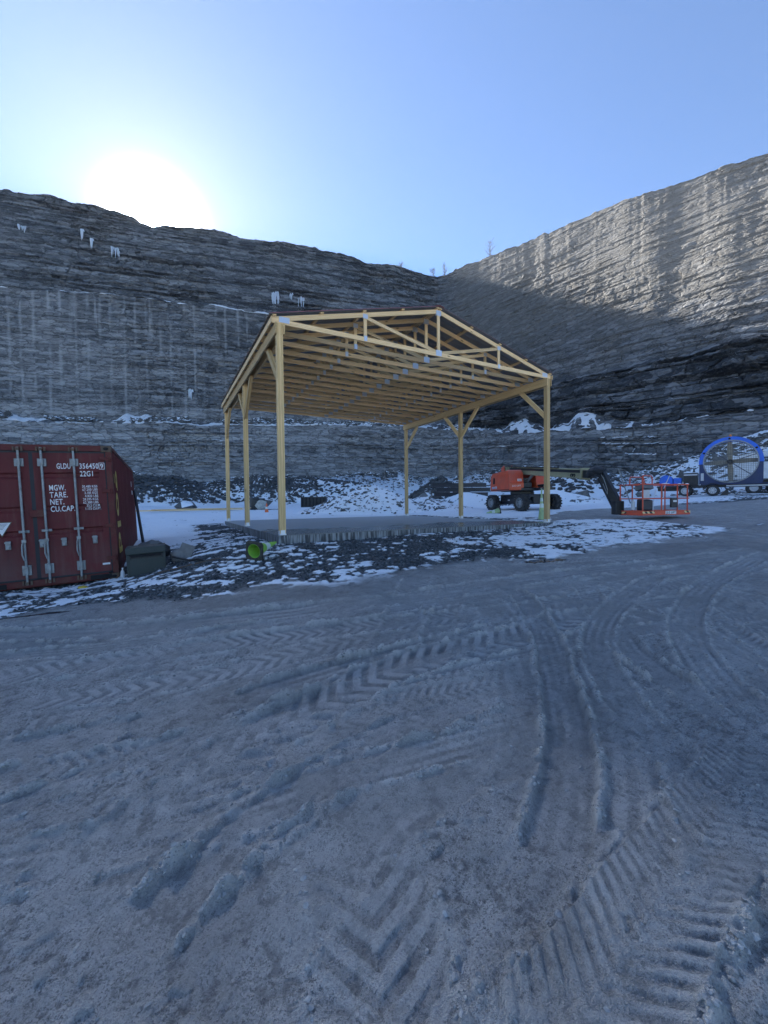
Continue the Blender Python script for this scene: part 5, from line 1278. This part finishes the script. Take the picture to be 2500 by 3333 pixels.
tube('console_guard', [(-.02, .0, 1.14), (-.02, 0, 1.36), (.03, 0.02, 1.44), (.12, .05, 1.46), (.82, .30, 1.46), (.9, .33, 1.42), (.92, .34, 1.14)]); tube('console_guard', [(-.02, .5, 1.14), (-.02, .5, 1.36), (.05, .5, 1.43), (.8, .62, 1.43), (.88, .64, 1.36), (.9, .64, 1.14)])
MB().box((.48, .32, 1.02), (.60, .30, .16), Matrix.Rotation(R(-20), 3, 'X')).build('control_console', M['screenpanel'], bk, 35, .02)
MB().box((.28, .10, .76), (.36, .03, .36)).build('placard', M['plasticpale'], bk, 35, .004)
MB().box((.38, .22, .38), (.56, .24, .42), Matrix.Rotation(R(4), 3, 'Y')).build('document_box', M['dark'], bk, 35, .05)
q = MB(); q.tube([(-.10, .30, .22), (-.10, .30, .52)], .062, 10); q.tube([(-.10, .30, .52), (-.10, .30, .60)], [.03, .02], 8); q.build('fire_extinguisher', M['plasticpale'], bk)
MB().tube([(.92, .2, .95), (.70, .12, .5), (.60, .06, .18)], .016, 6).build('lanyard', M['white'], bk)
MB().tube([(2.0, .45, 1.6 - .1), (1.55, .35, 1.0)], .018, 6).build('strap', M['plasticpale'], bk)
q = MB(); q.box((1.52, -.05, .46), (.34, .07, .36)); q.build('tool_box', M['black'], bk, 35, .015); MB().box((1.53, -.088, .52), (.18, .004, .07)).build('tool_box_label', M['white'], bk, 0)
MB().tube([(-.35, .7, 1.75), (-.20, .6, 1.15), (.02, .5, .45)], .02, 6).build('antenna_pole', M['bar_steel'], bk)
M['snowm'] = paint('lying_snow', (.80, .84, .88), .8, 0, (.7, .74, .8), .2, 8, .2)
for (x0, x1) in ((.96, 1.35), (1.8, 2.0), (2.2, 2.4)): MB().tube([(x0, 0, 1.165), ((x0 + x1) / 2, 0, 1.172), (x1, 0, 1.165)], [.008, .02, .008], 6).build('snow_cap', M['snowm'], bk)

# ------------------------------------------------------------------ fan trailer
FD = (.753, -.657); FC = (25.2, 29.1); FZ = 1.78
fan = empty('fan_trailer', (FC[0], FC[1], FZ), ang2(FD), 'huge blue ventilation fan on a twin axle trailer at far right', 'trailer')
MYv = Matrix.Rotation(R(90), 4, 'X')      # local z of a lathe becomes -y
fz = 2.45; ri, ro = 1.50, 1.76
def circ(r, a0, a1, n): return [(r * math.cos(a), r * math.sin(a)) for a in np.linspace(a0, a1, n)]
FMt = Matrix.Translation((0, -.55, fz)) @ MYv
ring = MB()
arc_o, arc_i = circ(ro, R(-4), R(184), 41), circ(ri, R(-4), R(184), 41)
for k in range(40):
    vs = [Vector((p[0], p[1], z)) for z in (0, .10) for p in (arc_o[k], arc_o[k + 1], arc_i[k + 1], arc_i[k])]
    ring.add([FMt @ v for v in vs], [(3, 2, 1, 0), (4, 5, 6, 7), (0, 1, 5, 4), (2, 3, 7, 6)])
ring.build('fan_ring', M['fanblue'], fan, 30)
sk = MB(); n = 30; ai = circ(ri, R(184), R(356), n); ao = []
for (x, y) in ai:
    k = min(1.74 / max(abs(x), 1e-6), 1.66 / max(abs(y), 1e-6)); ao.append((max(-1.74, min(1.74, x * k)), max(-1.66, y * k)))
for k in range(n - 1):
    vs = [Vector((p[0], p[1], z)) for z in (0, .08) for p in (ao[k], ao[k + 1], ai[k + 1], ai[k])]
    sk.add([FMt @ v for v in vs], [(3, 2, 1, 0), (4, 5, 6, 7), (0, 1, 5, 4), (2, 3, 7, 6)])
sk.build('fan_skirt', M['navy'], fan, 30)
MB().lathe([(ri + .02, -.9), (ri + .02, .0), (ri, 0.0), (ri, -.9)], 56, FMt, close=True).build('fan_duct', M['fanblue'], fan)
for a in (92, 155, 32): MB().lathe([(0, .115), (.07, .115), (.07, .09)], 14, FMt @ Matrix.Translation((1.62 * math.cos(R(a)), 1.62 * math.sin(R(a)), 0))).build('ring_port', M['hole'], fan)
gd = MB()
for k in range(-12, 13):
    p_ = k * .122; hh = math.sqrt(max(0, ri * ri - p_ * p_))
    if hh > .1:
        gd.bar(FMt @ Vector((p_, -hh, .03)), FMt @ Vector((p_, hh, .03)), .015, .015); gd.bar(FMt @ Vector((-hh, p_, .045)), FMt @ Vector((hh, p_, .045)), .015, .015)
for r_ in (ri - .01, .55): gd.lathe([(r_, .02), (r_, .06), (r_ - .025, .06), (r_ - .025, .02)], 40, FMt, close=True)
gd.build('guard_mesh', M['mesh'], fan, 30)
MB().lathe([(ri + .03, .08), (ri + .03, .14), (ri - .05, .14), (ri - .05, .08)], 64, FMt, close=True).build('inlet_rim', M['rim'], fan)
for k in range(4):
    a = R(92 + 90 * k); c_, s_ = math.cos(a), math.sin(a); bl_ = MB(); vs = []
    for (r_, w, tw) in ((.16, .12, .5), (.6, .17, .38), (1.1, .15, .28), (1.45, .11, .2)):
        for sg in (-1, 1):
            x, y = r_ * c_ - sg * w * s_, r_ * s_ + sg * w * c_; vs += [FMt @ Vector((x, y, -.35 + sg * tw * w)), FMt @ Vector((x, y, -.33 + sg * tw * w))]
    fs = []
    for i in range(3):
        b = i * 4; fs += [(b, b + 2, b + 6, b + 4), (b + 1, b + 5, b + 7, b + 3), (b, b + 4, b + 5, b + 1), (b + 2, b + 3, b + 7, b + 6)]
    bl_.add(vs, fs + [(0, 1, 3, 2), (12, 14, 15, 13)]); bl_.build('fan_blade', M['blade'], fan, 30)
MB().lathe([(0, -.1), (.13, -.12), (.18, -.2), (.18, -.5), (0, -.5)], 20, FMt).build('fan_hub', M['black'], fan)
for a in (20, 140, 215, 320): MB().bar(FMt @ Vector((.15 * math.cos(R(a)), .15 * math.sin(R(a)), -.6)), FMt @ Vector((ri * math.cos(R(a)), ri * math.sin(R(a)), -.7)), .05, .05).build('motor_strut', M['navy'], fan)
MB().lathe([(0, 0), (.07, 0), (.075, .05), (.06, .15), (0, .17)], 12, Matrix.Translation((.0, -.6, fz + ro - .0))).build('beacon', M['beacon'], fan)
q = MB()
for y in (-.75, .75): q.box((.3, y, .72), (9.2, .12, .16))
for x in (-4.0, -1.8, .5, 2.4, 4.4): q.box((x, 0, .72), (.12, 1.5, .12))
q.build('trailer_frame', M['black'], fan, 35, .01)
MB().box((1.6, -.86, .70), (3.6, .05, .10)).build('frame_rail', M['plasticpale'], fan, 35, .008)
MB().box((.6, 0, .83), (3.6, 1.9, .06)).build('deck', M['navy'], fan, 35, .01)
for x in (-2.55, -.95):
    for y in (-1.0, 1.0):
        t = MB(); Mx = Matrix.Translation((x, y, .39)) @ MYv; t.lathe([(.24, -.11), (.34, -.125), (.385, -.10), (.39, -.05), (.39, .05), (.385, .10), (.34, .125), (.24, .11)], 30, Mx); w_ = t.build('wheel', M['tyre'], fan)
        q = MB(); q.lathe([(.245, .10), (.225, .105), (.205, .05), (.12, .045), (.10, .07), (.07, .12), (0, .125)] if y < 0 else [(.245, -.10), (.225, -.105), (.205, -.05), (.12, -.045), (.07, -.12), (0, -.125)], 26, Mx); rim_ = q.build('rim', M['plasticpale'], w_)
        for k in range(8):
            a = k * math.pi / 4; MB().lathe([(0, .062), (.022, .062), (.024, .05)], 8, Mx @ Matrix.Translation((.165 * math.cos(a), .165 * math.sin(a), 0))).build('rim_hole', M['hole'], rim_)
    MB().tube([(x, -.9, .39), (x, .9, .39)], .05, 8).build('axle', M['black'], fan)
    fe = MB(); ao = circ(.52, R(8), R(172), 17)
    for k in range(16): fe.add([(x + ao[k][0], -1.16, .39 + ao[k][1]), (x + ao[k + 1][0], -1.16, .39 + ao[k + 1][1]), (x + ao[k + 1][0], -.78, .39 + ao[k + 1][1]), (x + ao[k][0], -.78, .39 + ao[k][1]), (x + ao[k][0] * .96, -1.16, .39 + ao[k][1] * .96), (x + ao[k + 1][0] * .96, -1.16, .39 + ao[k + 1][1] * .96), (x + ao[k + 1][0] * .96, -.78, .39 + ao[k + 1][1] * .96), (x + ao[k][0] * .96, -.78, .39 + ao[k][1] * .96)], [(0, 1, 2, 3), (7, 6, 5, 4), (0, 4, 5, 1)])
    fe.build('fender', M['black'], fan)
en = MB().box((-2.25, 0, 1.28), (.85, 1.3, .92)).build('engine_box', M['black'], fan, 35, .03)
MB().box((-2.25, -.66, 1.60), (.82, .02, .10)).build('engine_trim', M['plasticpale'], en); MB().box((-2.25, 0, 1.76), (.85, 1.32, .03)).build('lying_snow', M['snowm'], en)
MB().tube([(-2.1, .2, 1.74), (-2.1, .2, 2.05), (-1.95, .2, 2.12)], .05, 8).build('exhaust', M['black'], en)
for x in (-1.72, -1.62): MB().box((x, -.5, 1.35), (.05, .05, 1.05)).build('support_post', M['black'], fan)
MB().box((-1.56, -.62, 1.40), (.18, .12, .55)).build('control_cabinet', M['plasticpale'], fan, 35, .01)
tk = MB(); tk.prism([(-.42, 0), (.42, 0), (.42, .75)] + [(.42 * math.cos(a), .75 + .40 * math.sin(a)) for a in np.linspace(0, math.pi, 13)[1:-1]] + [(-.42, .75)], 1.0, Matrix.Translation((-3.78, .5, .50)) @ MYv); tk.build('fuel_tank', M['fanblue'], fan, 30, .02)
MB().box((-3.05, -.1, 1.18), (.5, .8, .45)).build('pump_cover', M['fanblue'], fan, 35, .03); MB().box((-3.3, 0, .55), (2.0, 1.2, .25)).build('tongue_box', M['black'], fan, 35, .02)
MB().prism([(-.1, 0), (.35, 0), (.35, .45), (.28, .48)], .3, Matrix.Translation((-.45, -.75, .02)) @ MYv).build('wheel_chock', M['black'], fan)
MB().tube([(-.4, -.9, .7), (.0, -1.0, .35), (.35, -1.15, .06), (.7, -1.3, .0)], .025, 6).build('power_cable', M['hose'], fan)
for x in (-4.0, 4.2): MB().tube([(x, -.5, .7), (x, -.5, -.04)], .04, 8).build('jack_leg', M['bar_steel'], fan)

# ------------------------------------------------------------------ white service truck behind the fan
TC = (28.75, 33.4); TZ = gz(30, 33)
trk = empty('service_truck', (TC[0], TC[1], TZ), ang2(FD), 'white service truck behind the blue fan at the right edge', 'truck')
TW = M['truckwhite']
MB().box((2.6, 1.1, 1.90), (5.2, 2.3, 1.35)).build('service_body', TW, trk, 35, .03)
for x in (.85, 1.7, 2.55, 3.4, 4.3): MB().box((x, -.054, 1.9), (.015, .01, 1.2)).build('panel_seam', M['hole'], trk)
for (x, z) in ((.5, 1.5), (1.25, 1.42), (1.9, 1.9)): MB().lathe([(0, .012), (.09, .012), (.1, 0)], 14, Matrix.Translation((x, -.06, z)) @ MYv).build('lamp', M['screenpanel'], trk)
MB().box((3.6, 1.1, 1.05), (8.6, .9, .25)).build('chassis', M['black'], trk)
MB().bar((.1, 1.0, 2.95), (5.6, 1.0, 3.75), .45, .42).build('crane_boom', TW, trk, 35, .03); MB().tube([(.3, 1.0, 2.55), (.3, 1.0, 2.95)], .16, 12).build('boom_rest', M['black'], trk)
MB().bar((3.2, 1.0, 2.6), (4.4, 1.0, 3.35), .3, .6).build('crane_base', M['black'], trk)
q = MB(); q.box((6.6, 1.1, 1.9), (1.9, 2.2, 1.7)); q.box((8.1, 1.1, 1.45), (1.2, 2.0, .8)); q.build('cab', TW, trk, 35, .10)
MB().box((6.7, -.005, 2.25), (1.1, .02, .6)).build('side_window', M['hole'], trk)
for x in (1.6, 2.9, 7.9):
    for y in (.15, 2.05):
        w_ = MB().lathe([(.28, -.14), (.45, -.15), (.5, -.1), (.5, .1), (.45, .15), (.28, .14)], 26, Matrix.Translation((x, y, .5)) @ MYv).build('wheel', M['tyre'], trk); MB().lathe([(.29, .12), (.24, .05), (.1, .05), (.08, .12), (0, .12)], 20, Matrix.Translation((x, y, .5)) @ MYv).build('rim', M['plasticpale'], w_)

# ------------------------------------------------------------------ thin winter mist in the pit
hz = MB().box((0, 0, 44.0), (1, 1, 1)); hz = MB(); hz.box((0, -10, 43.5), (3100, 660, 95)); hzo = hz.build('haze', [], None, 0); tag(hzo, 'thin bluish winter mist filling the pit', kind='stuff')
hm = bpy.data.materials.new('mist'); hm.use_nodes = True; ht = hm.node_tree; ht.nodes.clear(); ho = ht.nodes.new('ShaderNodeOutputMaterial'); hv = ht.nodes.new('ShaderNodeVolumePrincipled')
hv.inputs['Color'].default_value = (.92, .94, .97, 1); hv.inputs['Density'].default_value = HAZE_D; hv.inputs['Anisotropy'].default_value = .25
ht.links.new(hv.outputs[0], ho.inputs['Volume'])
hzo.data.materials.clear(); hzo.data.materials.append(hm)
